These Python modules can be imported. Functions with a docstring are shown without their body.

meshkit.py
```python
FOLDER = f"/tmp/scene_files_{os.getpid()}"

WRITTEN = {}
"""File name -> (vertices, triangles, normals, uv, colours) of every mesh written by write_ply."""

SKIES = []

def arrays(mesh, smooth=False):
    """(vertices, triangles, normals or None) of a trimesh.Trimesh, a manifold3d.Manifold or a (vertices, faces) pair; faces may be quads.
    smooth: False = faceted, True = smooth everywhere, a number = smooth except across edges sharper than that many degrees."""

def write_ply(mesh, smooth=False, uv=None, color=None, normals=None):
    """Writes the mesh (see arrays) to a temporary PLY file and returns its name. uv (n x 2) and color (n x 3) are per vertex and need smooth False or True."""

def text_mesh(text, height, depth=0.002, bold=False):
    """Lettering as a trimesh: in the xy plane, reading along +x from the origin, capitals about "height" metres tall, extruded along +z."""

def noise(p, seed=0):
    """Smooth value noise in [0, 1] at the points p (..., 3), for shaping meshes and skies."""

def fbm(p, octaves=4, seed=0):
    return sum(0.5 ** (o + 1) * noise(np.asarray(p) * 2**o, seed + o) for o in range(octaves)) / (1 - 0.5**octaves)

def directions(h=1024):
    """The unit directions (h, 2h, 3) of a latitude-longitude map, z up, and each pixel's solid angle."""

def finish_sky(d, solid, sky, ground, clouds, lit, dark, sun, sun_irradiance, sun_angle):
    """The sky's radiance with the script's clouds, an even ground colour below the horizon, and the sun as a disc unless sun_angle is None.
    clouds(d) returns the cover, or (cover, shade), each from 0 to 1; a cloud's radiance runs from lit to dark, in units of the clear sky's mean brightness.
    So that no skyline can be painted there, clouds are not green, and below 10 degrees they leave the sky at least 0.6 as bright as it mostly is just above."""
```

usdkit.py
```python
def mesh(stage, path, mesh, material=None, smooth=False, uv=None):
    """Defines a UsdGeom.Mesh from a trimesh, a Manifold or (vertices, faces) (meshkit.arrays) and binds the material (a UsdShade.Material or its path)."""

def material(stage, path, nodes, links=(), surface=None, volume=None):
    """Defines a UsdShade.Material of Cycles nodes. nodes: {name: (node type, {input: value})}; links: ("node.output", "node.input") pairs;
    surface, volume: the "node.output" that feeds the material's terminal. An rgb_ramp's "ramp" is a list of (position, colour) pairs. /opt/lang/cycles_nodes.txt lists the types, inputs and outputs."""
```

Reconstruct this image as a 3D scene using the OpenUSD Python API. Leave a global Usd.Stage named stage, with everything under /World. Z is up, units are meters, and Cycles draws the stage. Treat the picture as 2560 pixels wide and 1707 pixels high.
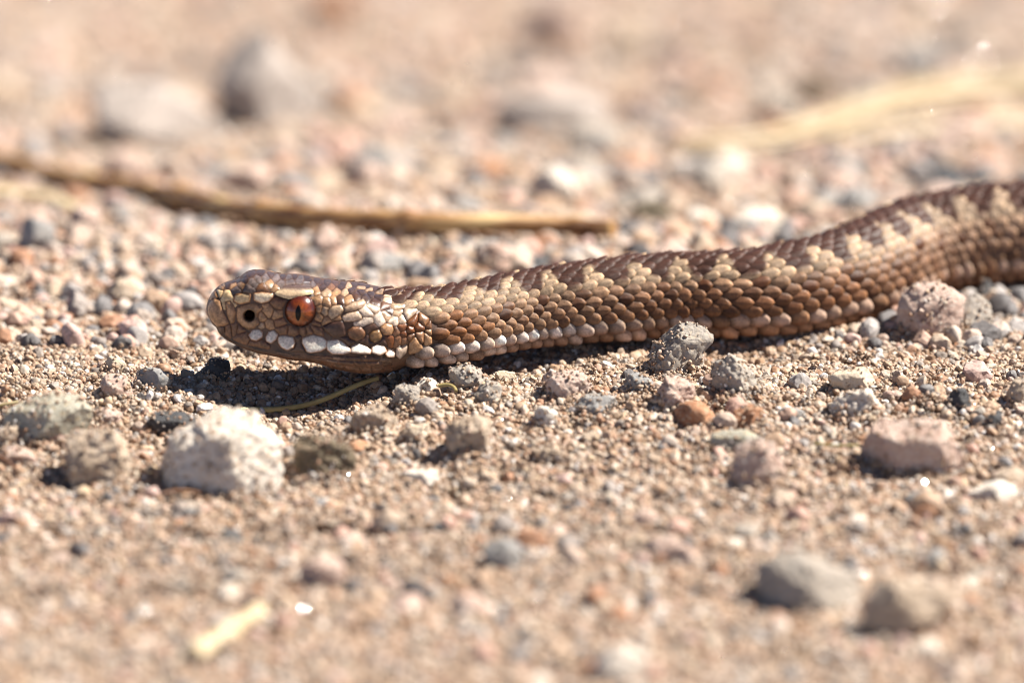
import math, numpy as np, trimesh, shapely, usdkit, meshkit
from scipy.interpolate import LinearNDInterpolator, PchipInterpolator, CubicSpline
from scipy.spatial import Voronoi, Delaunay
from pxr import Usd, UsdGeom, UsdLux, UsdShade, Gf, Sdf, Vt

stage = Usd.Stage.CreateInMemory()
UsdGeom.SetStageUpAxis(stage, UsdGeom.Tokens.z)
UsdGeom.SetStageMetersPerUnit(stage, 1.0)
world = UsdGeom.Xform.Define(stage, '/World')
stage.SetDefaultPrim(world.GetPrim())
UsdGeom.Scope.Define(stage, '/World/Looks')
MM = 0.001

# ------------------------------------------------------------------ camera, sky, sun
PITCH = math.radians(16.0)
DIST, SPAN = 1000.0, 145.0                      # mm: camera to focus plane, picture width there
W0, H0, CX, CY = 2560.0, 1707.0, 1280.0, 853.5
PXMM = W0 / SPAN
VIEW = np.array([0, math.cos(PITCH), -math.sin(PITCH)])
UP = np.array([0, math.sin(PITCH), math.cos(PITCH)])
CAM = -DIST * VIEW + (975 - CY) / PXMM * UP     # the ground point under row 975 is the origin
EXPOSURE = 1.62
SUN = np.array([0.61, 0.10, 0.785]); SUN /= np.linalg.norm(SUN)
SUN_STRENGTH, SKY_STRENGTH = 1.25, 0.05

cam = UsdGeom.Camera.Define(stage, '/World/camera')
cam.CreateHorizontalApertureAttr(36.0)
cam.CreateVerticalApertureAttr(36.0 * 682 / 1024)
FOCAL = 36.0 * DIST / SPAN
cam.CreateFocalLengthAttr(FOCAL)
cam.CreateClippingRangeAttr(Gf.Vec2f(0.05, 200.0))
cam.CreateFocusDistanceAttr((DIST + 7.0) * MM)
cam.CreateFStopAttr(FOCAL / 27.0)
cam.CreateExposureAttr(EXPOSURE)
right = np.array([1.0, 0, 0])
m = Gf.Matrix4d(*right, 0, *UP, 0, *(-VIEW), 0, *(CAM * MM), 1)
cam.AddTransformOp().Set(m)

sky = UsdLux.DomeLight.Define(stage, '/World/sky')
sky.GetPrim().SetCustomDataByKey('kind', 'structure')
el, rot = math.asin(SUN[2]), math.atan2(SUN[0], SUN[1])
sky_mat = usdkit.material(stage, '/World/Looks/sky_air', {
    'sky': ('sky_texture', {'sky_type': 'single_scattering', 'sun_disc': False, 'sun_elevation': el, 'sun_rotation': rot, 'aerosol_density': 0.2, 'air_density': 0.42}),
    'bg': ('background_shader', {'strength': SKY_STRENGTH})}, [('sky.color', 'bg.color')], surface='bg.background')
UsdShade.MaterialBindingAPI.Apply(sky.GetPrim()).Bind(sky_mat)
sun = UsdLux.DistantLight.Define(stage, '/World/sun')
sun.CreateNormalizeAttr(True); sun.CreateIntensityAttr(SUN_STRENGTH); sun.CreateAngleAttr(0.5)
sun.CreateColorAttr(Gf.Vec3f(1.0, 0.95, 0.875))
zx = np.cross([0, 0, 1.0], SUN); zx /= np.linalg.norm(zx); zy = np.cross(SUN, zx)
sun.AddTransformOp().Set(Gf.Matrix4d(*zx, 0, *zy, 0, *SUN, 0, 0, 0, 0, 1))

# ------------------------------------------------------------------ helpers
rng = np.random.default_rng(7)
used = {}

def numbered(parent, name):
    k = used.get((parent, name), 0); used[(parent, name)] = k + 1
    return f'{parent}/{name}' + (f'_{k:03d}' if k else '')

def put(name, mesh, mat, parent='/World', smooth=False, tint=None):
    """one Mesh prim from a mesh in millimetres"""
    path = numbered(parent, name)
    if hasattr(mesh, 'vertices'):
        v, f = np.asarray(mesh.vertices), np.asarray(mesh.faces)
    else:
        v, f = mesh
    mp = usdkit.mesh(stage, path, (np.asarray(v) * MM, f), mat, smooth)
    if tint is not None:
        pv = UsdGeom.PrimvarsAPI(mp).CreatePrimvar('tint', Sdf.ValueTypeNames.Color3fArray, UsdGeom.Tokens.vertex)
        pv.Set(Vt.Vec3fArray.FromNumpy(np.asarray(tint, np.float32)))
    return mp.GetPrim()

def tag(p, label=None, cat=None, group=None, kind=None):
    for k, v in (('label', label), ('category', cat), ('group', group), ('kind', kind)):
        if v: p.SetCustomDataByKey(k, v)
    return p

def project(P):
    d = np.asarray(P, float) - CAM
    z = d @ VIEW
    return np.stack([CX + d[..., 0] / z * DIST * PXMM, CY - (d @ UP) / z * DIST * PXMM], -1)

def rays(px, py):
    px, py = np.asarray(px, float), np.asarray(py, float)
    d = VIEW + ((px - CX) / PXMM / DIST)[..., None] * right - ((py - CY) / PXMM / DIST)[..., None] * UP
    return d

def at_plane_y(px, py, y):
    d = rays(px, py)
    return CAM + d * ((y - CAM[1]) / d[..., 1])[..., None]

def smoothstep(a, b, x):
    t = np.clip((x - a) / (b - a), 0, 1)
    return t * t * (3 - 2 * t)

def fb(x, y, z, size, octaves=3, seed=0):
    return meshkit.fbm(np.stack(np.broadcast_arrays(x, y, z), -1) / size + 37.3, octaves, seed) - 0.5

# ------------------------------------------------------------------ the ground's shape
HOLLOWS = []                       # (x, y, radius, depth)

def ground_z(x, y, fine=1.0):
    x, y = np.asarray(x, float), np.asarray(y, float)
    z = 3.2 * fb(x, y, 0, 55, 2, 1) + 2.6 * fine * fb(x, y, 3, 16, 3, 2) + (1.9 + 1.1 * np.exp(-((y + 15) / 30) ** 2)) * fine * fb(x, y, 7, 5.0, 3, 3)
    near = np.exp(-((x + 5) / 95) ** 4)
    under = near * np.exp(-((y - 10) / 20) ** 2)
    z = z * (1 - 0.65 * under) - 0.9 * under
    z = z * np.exp(-(np.hypot(x, y - 60) / 600) ** 2)
    z = z + .20 * np.clip(y, -28, 0) + .05 * np.clip(y + 28, -150, 0) - .12 * np.clip(y - 80, 0, 420)
    for hx, hy, hr, hd in HOLLOWS:
        z = z - hd * np.exp(-((x - hx) ** 2 + (y - hy) ** 2) / hr ** 2)
    return z

def ground_at(px, py, n=14, fine=1.0):
    d = rays(px, py)
    z = 0.0
    for _ in range(n):
        P = CAM + d * ((z - CAM[2]) / d[..., 2])[..., None]
        z = 0.5 * z + 0.5 * ground_z(P[..., 0], P[..., 1], fine)
    P[..., 2] = ground_z(P[..., 0], P[..., 1], fine)
    return P

for px, py, r, h in ((820, 965, 11, 2.6), (640, 985, 9, 2.2), (480, 1030, 7, 2.0), (1120, 1125, 3.0, 3.2), (780, 1205, 3.0, 2.4), (1850, 890, 9, 1.6), (1300, 905, 8, 1.2)):
    g = at_plane_y(px, py, 0); d = rays(px, py); g = CAM + d * (-CAM[2] / d[2])
    HOLLOWS.append((g[0], g[1], r, h))

# ------------------------------------------------------------------ materials
def look(name, nodes, links, surface='p.BSDF'):
    return usdkit.material(stage, '/World/Looks/' + name, nodes, links, surface=surface)

def dim(stops, k): return [(p, tuple(k * x for x in c)) for p, c in stops]

def stone_look(name, ramp, grain=900, speck=None, speck_amount=0.3, rough=0.8, bump=0.9):
    k = np.array([.74, .70, .65]) if 'white' in name else np.array([.66, .61, .56])
    ramp = [(p, tuple(k * np.array(c))) for p, c in ramp]; speck = None if speck is None else tuple(k * np.array(speck))
    n = {'g': ('geometry', {}),
         'n1': ('noise_texture', {'scale': 260.0, 'detail': 5.0, 'roughness': 0.65}),
         'n2': ('noise_texture', {'scale': float(grain) * 2.2, 'detail': 6.0, 'roughness': 0.8}),
         'v': ('voronoi_texture', {'scale': float(grain) * 3.2}),
         'add': ('math', {'math_type': 'multiply_add', 'value2': 0.45}),
         'r': ('rgb_ramp', {'ramp': ramp}),
         'b': ('bump', {'strength': bump, 'distance': 0.0004}),
         'p': ('principled_bsdf', {'roughness': rough, 'specular_ior_level': 0.4})}
    links = [('g.position', 'n1.vector'), ('g.position', 'n2.vector'), ('g.position', 'v.vector'),
             ('n2.fac', 'add.value1'), ('half.value', 'add.value3'), ('add.value', 'r.fac'),
             ('n2.fac', 'b.height'), ('b.normal', 'p.normal')]
    n['half'] = ('math', {'math_type': 'multiply', 'value2': 0.6})
    links.append(('n1.fac', 'half.value1'))
    if speck is not None:
        n['sep'] = ('separate_color', {'color_type': 'hsv'})
        n['lt'] = ('math', {'math_type': 'less_than', 'value2': speck_amount})
        n['mx'] = ('mix', {'color2': speck}); n['sf'] = ('math', {'math_type': 'multiply', 'value2': 0.7})
        links += [('v.color', 'sep.color'), ('sep.r', 'lt.value1'), ('lt.value', 'sf.value1'), ('sf.value', 'mx.fac'), ('r.color', 'mx.color1'), ('mx.color', 'p.base_color')]
    else:
        links.append(('r.color', 'p.base_color'))
    return look(name, n, links)

STONE = {
    'white':  stone_look('white_quartz_stone', [(0.3, (.30, .25, .21)), (0.42, (.62, .55, .48)), (0.55, (.78, .73, .67)), (0.75, (.82, .80, .77))], 700, (.55, .38, .24), .12),
    'beige':  stone_look('beige_stone', [(0.3, (.27, .20, .14)), (0.5, (.52, .42, .32)), (0.7, (.68, .59, .49))], 800, (.60, .52, .45), .2),
    'pink':   stone_look('pink_granite', [(0.3, (.36, .23, .18)), (0.5, (.58, .43, .37)), (0.7, (.72, .61, .56))], 800, (.70, .62, .56), .2),
    'grey':   stone_look('grey_stone', [(0.3, (.19, .18, .17)), (0.5, (.41, .385, .355)), (0.7, (.60, .56, .51))], 900, (.55, .47, .38), .22),
    'blue':   stone_look('bluish_grey_stone', [(0.3, (.15, .16, .17)), (0.5, (.33, .345, .36)), (0.7, (.53, .53, .53))], 900, (.42, .38, .33), .15),
    'dark':   stone_look('dark_slate_stone', [(0.3, (.025, .028, .035)), (0.5, (.06, .065, .075)), (0.7, (.14, .14, .14))], 1100, (.10, .10, .11), .2, .55),
    'green':  stone_look('greenish_stone', [(0.3, (.26, .27, .22)), (0.5, (.47, .47, .40)), (0.7, (.64, .62, .54))], 700, (.50, .42, .28), .15),
    'cream':  stone_look('cream_stone', [(0.3, (.46, .36, .26)), (0.5, (.70, .60, .47)), (0.7, (.78, .72, .62))], 700),
    'rust':   stone_look('rusty_stone', [(0.3, (.26, .10, .045)), (0.5, (.48, .24, .13)), (0.7, (.62, .40, .26))], 800, (.55, .42, .3), .15),
    'lavender': stone_look('pale_lavender_grey_stone', [(0.3, (.34, .30, .285)), (0.5, (.50, .455, .43)), (0.7, (.62, .57, .54))], 900),
    'olive':  stone_look('olive_brown_stone', [(0.3, (.05, .045, .03)), (0.5, (.15, .13, .085)), (0.7, (.32, .26, .18))], 900, (.30, .22, .15), .2),
}
ground_mat = look('sandy_ground', {
    'g': ('geometry', {}), 'n': ('noise_texture', {'scale': 900.0, 'detail': 6.0, 'roughness': 0.7}),
    'r': ('rgb_ramp', {'ramp': [(0.3, (.06, .035, .02)), (0.5, (.17, .11, .065)), (0.7, (.26, .185, .12))]}),
    'b': ('bump', {'strength': 0.6, 'distance': 0.0005}),
    'p': ('principled_bsdf', {'roughness': 0.9})},
    [('g.position', 'n.vector'), ('n.fac', 'r.fac'), ('r.color', 'p.base_color'), ('n.fac', 'b.height'), ('b.normal', 'p.normal')])

def straw_look(name, c1, c2, c3, stretch=(1, 1, 1)):
    return look(name, {
        'g': ('geometry', {}), 'm': ('mapping', {'scale': stretch}),
        'n': ('noise_texture', {'scale': 160.0, 'detail': 5.0, 'roughness': 0.6}),
        'r': ('rgb_ramp', {'ramp': [(0.35, c1), (0.5, c2), (0.65, c3)]}),
        'b': ('bump', {'strength': 0.4, 'distance': 0.0003}),
        'p': ('principled_bsdf', {'roughness': 0.55})},
        [('g.position', 'm.vector'), ('m.vector', 'n.vector'), ('n.fac', 'r.fac'), ('r.color', 'p.base_color'), ('n.fac', 'b.height'), ('b.normal', 'p.normal')])

STRAW = straw_look('pale_straw', (.28, .19, .095), (.38, .29, .165), (.46, .37, .24), (1, 6, 6))
STEM = straw_look('brown_stem', (.10, .038, .012), (.27, .135, .045), (.44, .30, .13), (0.35, 3, 3))
TWIG = straw_look('dark_twig', (.07, .03, .015), (.16, .07, .03), (.28, .15, .07))
YELLOW = straw_look('yellowish_stalk', (.16, .115, .04), (.26, .20, .075), (.34, .28, .12))
HAIR = straw_look('dark_fibre', (.02, .018, .016), (.03, .026, .022), (.05, .04, .03))

def skin_look(name, rough=0.36, bump=0.25, spec=0.5, coat=0.0, mottled=0.35, gain=1.0):
    return look(name, {
        'a': ('attribute', {'attribute': 'tint'}), 'g': ('geometry', {}),
        'n': ('noise_texture', {'scale': 3800.0, 'detail': 4.0, 'roughness': 0.65}),
        'n2': ('noise_texture', {'scale': 9000.0, 'detail': 2.0}),
        'mr': ('map_range', {'from_min': 0.3, 'from_max': 0.7, 'to_min': gain * (1.0 - mottled), 'to_max': gain * (1.0 + mottled)}),
        'v': ('vector_math', {'math_type': 'scale'}),
        'b': ('bump', {'strength': bump, 'distance': 0.0001}),
        'p': ('principled_bsdf', {'roughness': rough, 'specular_ior_level': spec, 'coat_weight': coat, 'coat_roughness': 0.035})},
        [('g.position', 'n.vector'), ('g.position', 'n2.vector'), ('n.fac', 'mr.value'), ('a.color', 'v.vector1'), ('mr.result', 'v.scale'),
         ('v.vector', 'p.base_color'), ('n2.fac', 'b.height'), ('b.normal', 'p.normal')])

SKIN = skin_look('snake_skin', 0.5, gain=.8)
SCALE = skin_look('snake_scale', 0.52, 0.4, 0.22, mottled=.42, gain=.70)
HEADSCALE = skin_look('head_scale', 0.33, 0.4, 0.45, 0.05, mottled=.38, gain=.80)
EYE = skin_look('eye_iris', 0.25, 0.0, 0.4, 0.6, 0.35, gain=.40)
BLACK = look('eye_pupil', {'p': ('principled_bsdf', {'base_color': (.003, .002, .002), 'roughness': 0.35, 'specular_ior_level': 0.2})}, [])
PIT = look('nostril_dark', {'p': ('principled_bsdf', {'base_color': (.006, .003, .002), 'roughness': 0.9, 'specular_ior_level': 0.0})}, [])

# ------------------------------------------------------------------ ground sheet
def axis(lo, hi, step, far, grow=1.22):
    a = list(np.arange(lo, hi + step / 2, step)); s = step; x = a[-1]
    up = []
    while x < far: s *= grow; x += s; up.append(x)
    s = step; x = a[0]; dn = []
    while x > -far: s *= grow; x -= s; dn.append(x)
    return np.array(dn[::-1] + a + up)

gx, gy = axis(-92, 92, 0.7, 60000), axis(-175, 430, 0.9, 60000)
GX, GY = np.meshgrid(gx, gy)
GZ = ground_z(GX, GY)
nx, ny = len(gx), len(gy)
ii = (np.arange(ny - 1)[:, None] * nx + np.arange(nx - 1)[None]).ravel()
gf = np.concatenate([np.stack([ii, ii + 1, ii + nx + 1], 1), np.stack([ii, ii + nx + 1, ii + nx], 1)])
tag(put('ground', (np.stack([GX.ravel(), GY.ravel(), GZ.ravel()], 1), gf), ground_mat, smooth=True), kind='structure')

# ------------------------------------------------------------------ the snake: head and body as one skin
def curve(pts):
    a = np.array(pts, float)
    return PchipInterpolator(a[:, 0], a[:, 1])

top_of = curve([(516.4, 770), (519, 755), (525, 741), (535, 726), (548, 714), (567, 704), (583, 699), (597, 693), (608, 684.5), (623, 676), (641.6, 673.5), (657, 673.5), (672, 677), (690.6, 681.4), (707.4, 684), (736.5, 684), (755, 685.7), (778, 690.6), (800, 694.4), (825, 697), (842.6, 700.7), (872, 702.4), (906, 705.8), (928.7, 712.7), (949, 717), (984, 721), (1018, 723), (1052, 725.6), (1100, 720.5)])
bot_of = curve([(516.4, 776), (518, 785), (524, 796), (533, 811.5), (543, 820), (547, 830), (559, 843.6), (579, 856), (596, 865), (611, 872), (645, 882.7), (671, 888), (709, 896), (724, 900), (760, 903), (803, 911.5), (837.5, 922.7), (872, 929.6), (906, 934), (941, 933), (975, 930.5), (1018, 926), (1052, 921), (1100, 912)])
wid_of = curve([(516.4, .15), (518, 1.2), (521, 1.8), (527, 2.5), (540, 3.2), (560, 3.75), (590, 4.25), (620, 4.6), (700, 5.4), (750, 5.8), (800, 6.3), (850, 6.9), (900, 7.2), (940, 7.1), (985, 6.6), (1020, 6.2), (1060, 5.8), (1100, 5.5)])
lip_of = curve([(516.4, 774), (524, 792), (543, 819), (575, 845), (620, 862), (690, 874), (760, 881), (837, 883), (925, 884), (960, 888), (1000, 893)])
ymid_of = curve([(500, 6.9), (700, 7.8), (850, 8.8), (1000, 10.6), (1100, 12.8)])
NH = 44                                            # points from crown to chin

def section(px):
    """near half of the head's section: y offset (0..w) and z, crown to chin"""
    w, ym = float(wid_of(px)), float(ymid_of(px))
    ty, by, ly = float(top_of(px)), float(bot_of(px)), float(lip_of(px))
    fl = np.clip((by - ly) / (by - ty), .06, .6)
    blend = smoothstep(940, 985, px)
    front = 1 - smoothstep(520, 600, px)
    up_y = np.array([0, .42, .70, .84, .90, .945, .985, 1.0]); up_g = np.array([1, .99, .94, .83, .64, .36, .10, 0])
    lo_y = np.array([.955, .90, .72, .42, 0]); lo_g = np.array([.88, .62, .26, .06, 0])
    z = np.concatenate([fl + (1 - fl) * up_g, fl * lo_g]); y = np.concatenate([up_y, lo_y])
    t = np.concatenate([[0], np.cumsum(np.hypot(np.diff(y) * w, np.diff(z) * 9))]); t /= t[-1]
    q = np.linspace(0, 1, NH)
    y, z = PchipInterpolator(t, y)(q), PchipInterpolator(t, z)(q)
    a = np.pi / 2 - np.pi * q
    k = np.clip(blend + 0.75 * front, 0, 1)
    y, z = y * (1 - k) + np.cos(a) * k, z * (1 - k) + (np.sin(a) * .5 + .5) * k
    zt, zb = 12.0, 3.0
    xs = at_plane_y(px, 800, ym)[0]
    for _ in range(12):
        P = np.stack([np.full(2 * NH, xs), np.concatenate([ym - w * y, ym + w * y]), np.tile(zb + z * (zt - zb), 2)], 1)
        p = project(P)[:, 1]
        zt += (p.min() - ty) / PXMM / math.cos(PITCH); zb += (p.max() - by) / PXMM / math.cos(PITCH)
    return xs, ym, w * y, zb + z * (zt - zb)

stations = np.concatenate([516.6 + 60 * np.linspace(0, 1, 22) ** 1.8, np.arange(583, 986, 6.5)])
near, rings = [], []
for px in stations:
    xs, ym, y, z = section(px)
    n = np.stack([np.full(NH, xs), ym - y, z], 1)
    f = np.stack([np.full(NH, xs), ym + y, z], 1)
    near.append(n); rings.append(np.concatenate([n, f[-2:0:-1]]))
near = np.array(near)

# the body's centre line: picture row of the axis, radius, clearance under the belly
nodes = [(940, 824, 5.9, 1.2), (1000, 823, 5.6, 1.2), (1100, 815, 5.35, 1.2), (1300, 779, 5.5, 1.1), (1500, 755, 5.9, .9), (1700, 740, 6.0, .7), (1850, 737, 6.2, .4),
         (2000, 719, 6.6, 0), (2110, 692, 6.75, 0), (2200, 655, 6.9, 0), (2290, 618, 7.0, 0), (2400, 598, 7.15, 0), (2560, 583, 7.3, 0), (2720, 570, 7.4, 0)]
C, R = [], []
for px, py, r, lift in nodes:
    d = rays(px, py); zc = r * .97 + lift - .55
    P = CAM + d * ((zc - CAM[2]) / d[2])
    if px <= 1000: P = at_plane_y(px, py, float(ymid_of(px)))
    C.append(P); R.append(r)
for dx, dy, r in ((14, 2, 7.4), (32, 6, 7.3), (55, 2, 6.8), (80, -8, 5.6), (105, -14, 4.2), (128, -8, 2.4), (140, -4, .8)):   # the tail, outside the picture
    P = C[len(nodes) - 1] + np.array([dx, dy, 0]); P[2] = r * .97 - .5
    C.append(P); R.append(r)
C, R = np.array(C), np.array(R)
sk = np.concatenate([[0], np.cumsum(np.linalg.norm(np.diff(C, axis=0), axis=1))])
cs, rs = CubicSpline(sk, C), PchipInterpolator(sk, R)
S_NECK = sk[2]
wide_of = PchipInterpolator([0, sk[1], sk[2], sk[3], sk[-1]], [1.19, 1.12, 1.03, 1.0, 1.0])

def frame(s):
    c, t = cs(s), cs(s, 1)
    t /= np.linalg.norm(t, axis=-1, keepdims=True)
    side = np.cross(t, [0, 0, 1.0]); side /= np.linalg.norm(side, axis=-1, keepdims=True)
    return c, t, side, np.cross(side, t)

def body_point(s, ang, h):
    """ang: degrees from the spine, positive on the camera's side; h: height over the skin, mm"""
    c, t, side, up = frame(s)
    a = np.radians(90 - ang); r = rs(s)
    flat = 1 - .10 * np.clip(-np.sin(a), 0, 1) ** 2
    return c + ((r * wide_of(s) + h) * np.cos(a))[..., None] * side + ((r + h) * np.sin(a) * flat)[..., None] * up

ang_ring = np.concatenate([np.linspace(0, 180, NH), -np.linspace(180, 0, NH)[1:-1]])
body_s = np.concatenate([np.arange(sk[1] + .9, sk[-4], 1.1), np.linspace(sk[-4], sk[-1] - .05, 40)])
for s in body_s:
    rings.append(body_point(np.full(len(ang_ring), s), ang_ring, np.full(len(ang_ring), -.12)))
rings = np.array(rings)
nr, npt = rings.shape[:2]
i0 = (np.arange(nr - 1)[:, None] * npt + np.arange(npt)[None]).ravel()
i1 = (np.arange(nr - 1)[:, None] * npt + (np.arange(npt)[None] + 1) % npt).ravel()
sf = np.concatenate([np.stack([i0, i0 + npt, i1 + npt], 1), np.stack([i0, i1 + npt, i1], 1)])
sv = rings.reshape(-1, 3)
sv = np.vstack([sv, rings[0].mean(0) - [.05, 0, 0], rings[-1].mean(0)])
k = np.arange(npt); k2 = (k + 1) % npt
sf = np.concatenate([sf, np.stack([np.full(npt, nr * npt), k, k2], 1), np.stack([np.full(npt, nr * npt + 1), (nr - 1) * npt + k2, (nr - 1) * npt + k], 1)])
pp = project(sv)
tint = np.tile(np.array([.085, .042, .023]), (len(sv), 1))
jaw = (pp[:, 1] > lip_of(np.clip(pp[:, 0], 517, 1000)) - 2) & (pp[:, 0] < 1010)
streak = fb(sv[:, 0] / 5, sv[:, 1] * 1.5, sv[:, 2] * 2.2, .8, 3, 11)
tint[jaw] = np.array([.13, .062, .032]) * (1 + 1.2 * streak[jaw])[:, None]
EYE_PX = (749, 779)
ring_e = np.exp(-(np.hypot(pp[:, 0] - EYE_PX[0], pp[:, 1] - EYE_PX[1]) / 48) ** 4)
tint = tint * (1 - ring_e[:, None]) + np.array([.03, .012, .007]) * ring_e[:, None]
# the mouth line, and the pit of the nostril
mouth = np.exp(-((pp[:, 1] - lip_of(np.clip(pp[:, 0], 517, 1000)) - 4) / 4.0) ** 2) * (pp[:, 0] < 985) * (pp[:, 0] > 535)
tint = tint * (1 - mouth[:, None]) + np.array([.012, .006, .004]) * mouth[:, None]
nr_ = np.hypot(pp[:, 0] - (510 + 742 / 6.534), pp[:, 1] - (660 + 838 / 6.534)); pit = (1 - smoothstep(8, 17, nr_)) * (sv[:, 1] < 8)
sv[:, 1] += 2.4 * pit
tint = tint * (1 - pit[:, None]) + np.array([.006, .003, .002]) * pit[:, None]
snake = UsdGeom.Xform.Define(stage, '/World/snake').GetPrim()
tag(snake, 'slender brown snake with an orange eye and dark zigzag back stretched over the gravel', 'snake')
SP = '/World/snake'
put('body', (sv, sf), SKIN, SP, True, np.clip(tint, .004, .9))

# ------------------------------------------------------------------ head scales, each its own plate on the head
nv = near.reshape(-1, 3)
du = np.gradient(near, axis=0); dv = np.gradient(near, axis=1)
nn = np.cross(du, dv); nn /= np.linalg.norm(nn, axis=-1, keepdims=True) + 1e-9
if nn[40, 22, 1] > 0: nn = -nn
crown = near.copy(); crown[..., 1] = 2 * ymid_of(stations)[:, None] - near[..., 1]; ncr = nn.copy(); ncr[..., 1] *= -1
allv = np.concatenate([nv, crown[:, 1:14].reshape(-1, 3)]); alln = np.concatenate([nn.reshape(-1, 3), ncr[:, 1:14].reshape(-1, 3)])
vis = alln @ -VIEW > -.02
ss_, aa_ = np.meshgrid(np.linspace(sk[1] - .2, sk[2] + 1, 16), np.linspace(0, 178, 40), indexing='ij')
bp_ = body_point(ss_.ravel(), aa_.ravel(), np.zeros(ss_.size)); bn_ = body_point(ss_.ravel(), aa_.ravel(), np.ones(ss_.size)) - bp_
allv, alln = np.concatenate([allv, bp_]), np.concatenate([alln, bn_ / np.linalg.norm(bn_, axis=1, keepdims=True)])
vis = alln @ -VIEW > -.02
surf = LinearNDInterpolator(project(allv[vis]), np.hstack([allv[vis], alln[vis]]))

T, B, D, W, L, G, RU, CR = ((.34, .19, .095), (.18, .084, .040), (.062, .034, .025), (.82, .73, .62), (.36, .24, .15), (.125, .09, .078), (.17, .058, .018), (.62, .44, .24))
DK, WD = (.080, .038, .023), (.47, .345, .25)
ZA = lambda x, y: (510 + x / 6.534, 660 + y / 6.534)
ZB = lambda x, y: (760 + x / 5.809, 680 + y / 5.809)
hand = []                                          # (part name, outline, colour, bulge, edge colour)
def poly(z, name, pts, col, bulge=.24, edge=None):
    hand.append((name, shapely.Polygon([z(*p) for p in pts]).buffer(3.0 if name == 'lip_scale' else 0), col, bulge, edge))
OR = (.30, .11, .03)
poly(ZA, 'snout_scale', [(165, 560), (270, 600), (330, 800), (420, 970), (330, 1010), (220, 1030), (120, 920), (66, 800), (62, 700), (95, 620)], T, .2)
poly(ZA, 'nose_scale', [(345, 620), (430, 600), (490, 680), (520, 800), (500, 960), (430, 980), (380, 850)], T, .22)
poly(ZA, 'snout_scale', [(500, 500), (640, 465), (770, 485), (760, 630), (580, 665), (480, 620)], CR, .3, OR)
poly(ZA, 'snout_scale', [(800, 470), (950, 455), (1130, 480), (1140, 540), (1060, 620), (940, 650), (810, 600)], (.72, .58, .40), .3, OR)
poly(ZA, 'nostril_scale', [(545, 700), (650, 660), (800, 630), (900, 650), (970, 720), (940, 760), (890, 800), (880, 870), (915, 985), (820, 1050), (720, 1080), (620, 1020), (540, 930), (530, 820)], T, .26)
poly(ZA, 'lip_scale', [(740, 1150), (800, 1080), (900, 1070), (950, 1120), (950, 1180), (860, 1230), (780, 1210)], W, .28, OR)
poly(ZA, 'lip_scale', [(1020, 1180), (1060, 1110), (1140, 1085), (1200, 1150), (1170, 1220), (1100, 1275), (1030, 1240)], W, .3, OR)
poly(ZA, 'lip_scale', [(1215, 1190), (1300, 1170), (1450, 1200), (1480, 1280), (1450, 1350), (1360, 1385), (1270, 1340), (1220, 1270)], W, .32, OR)
poly(ZB, 'lip_scale', [(-14, 960), (130, 915), (270, 950), (325, 1000), (330, 1080), (250, 1130), (100, 1155), (50, 1140), (-20, 1020)], W, .36, OR)
poly(ZB, 'lip_scale', [(340, 1000), (490, 985), (560, 1020), (660, 1110), (670, 1150), (560, 1175), (420, 1170), (350, 1120), (330, 1060)], W, .34, OR)
poly(ZB, 'lip_scale', [(690, 1080), (790, 1040), (900, 1090), (960, 1140), (940, 1170), (780, 1165), (680, 1150)], W, .3, OR)
poly(ZB, 'lip_scale', [(990, 1080), (1080, 1060), (1160, 1080), (1185, 1140), (1080, 1190), (980, 1160)], W, .3, OR)
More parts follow.
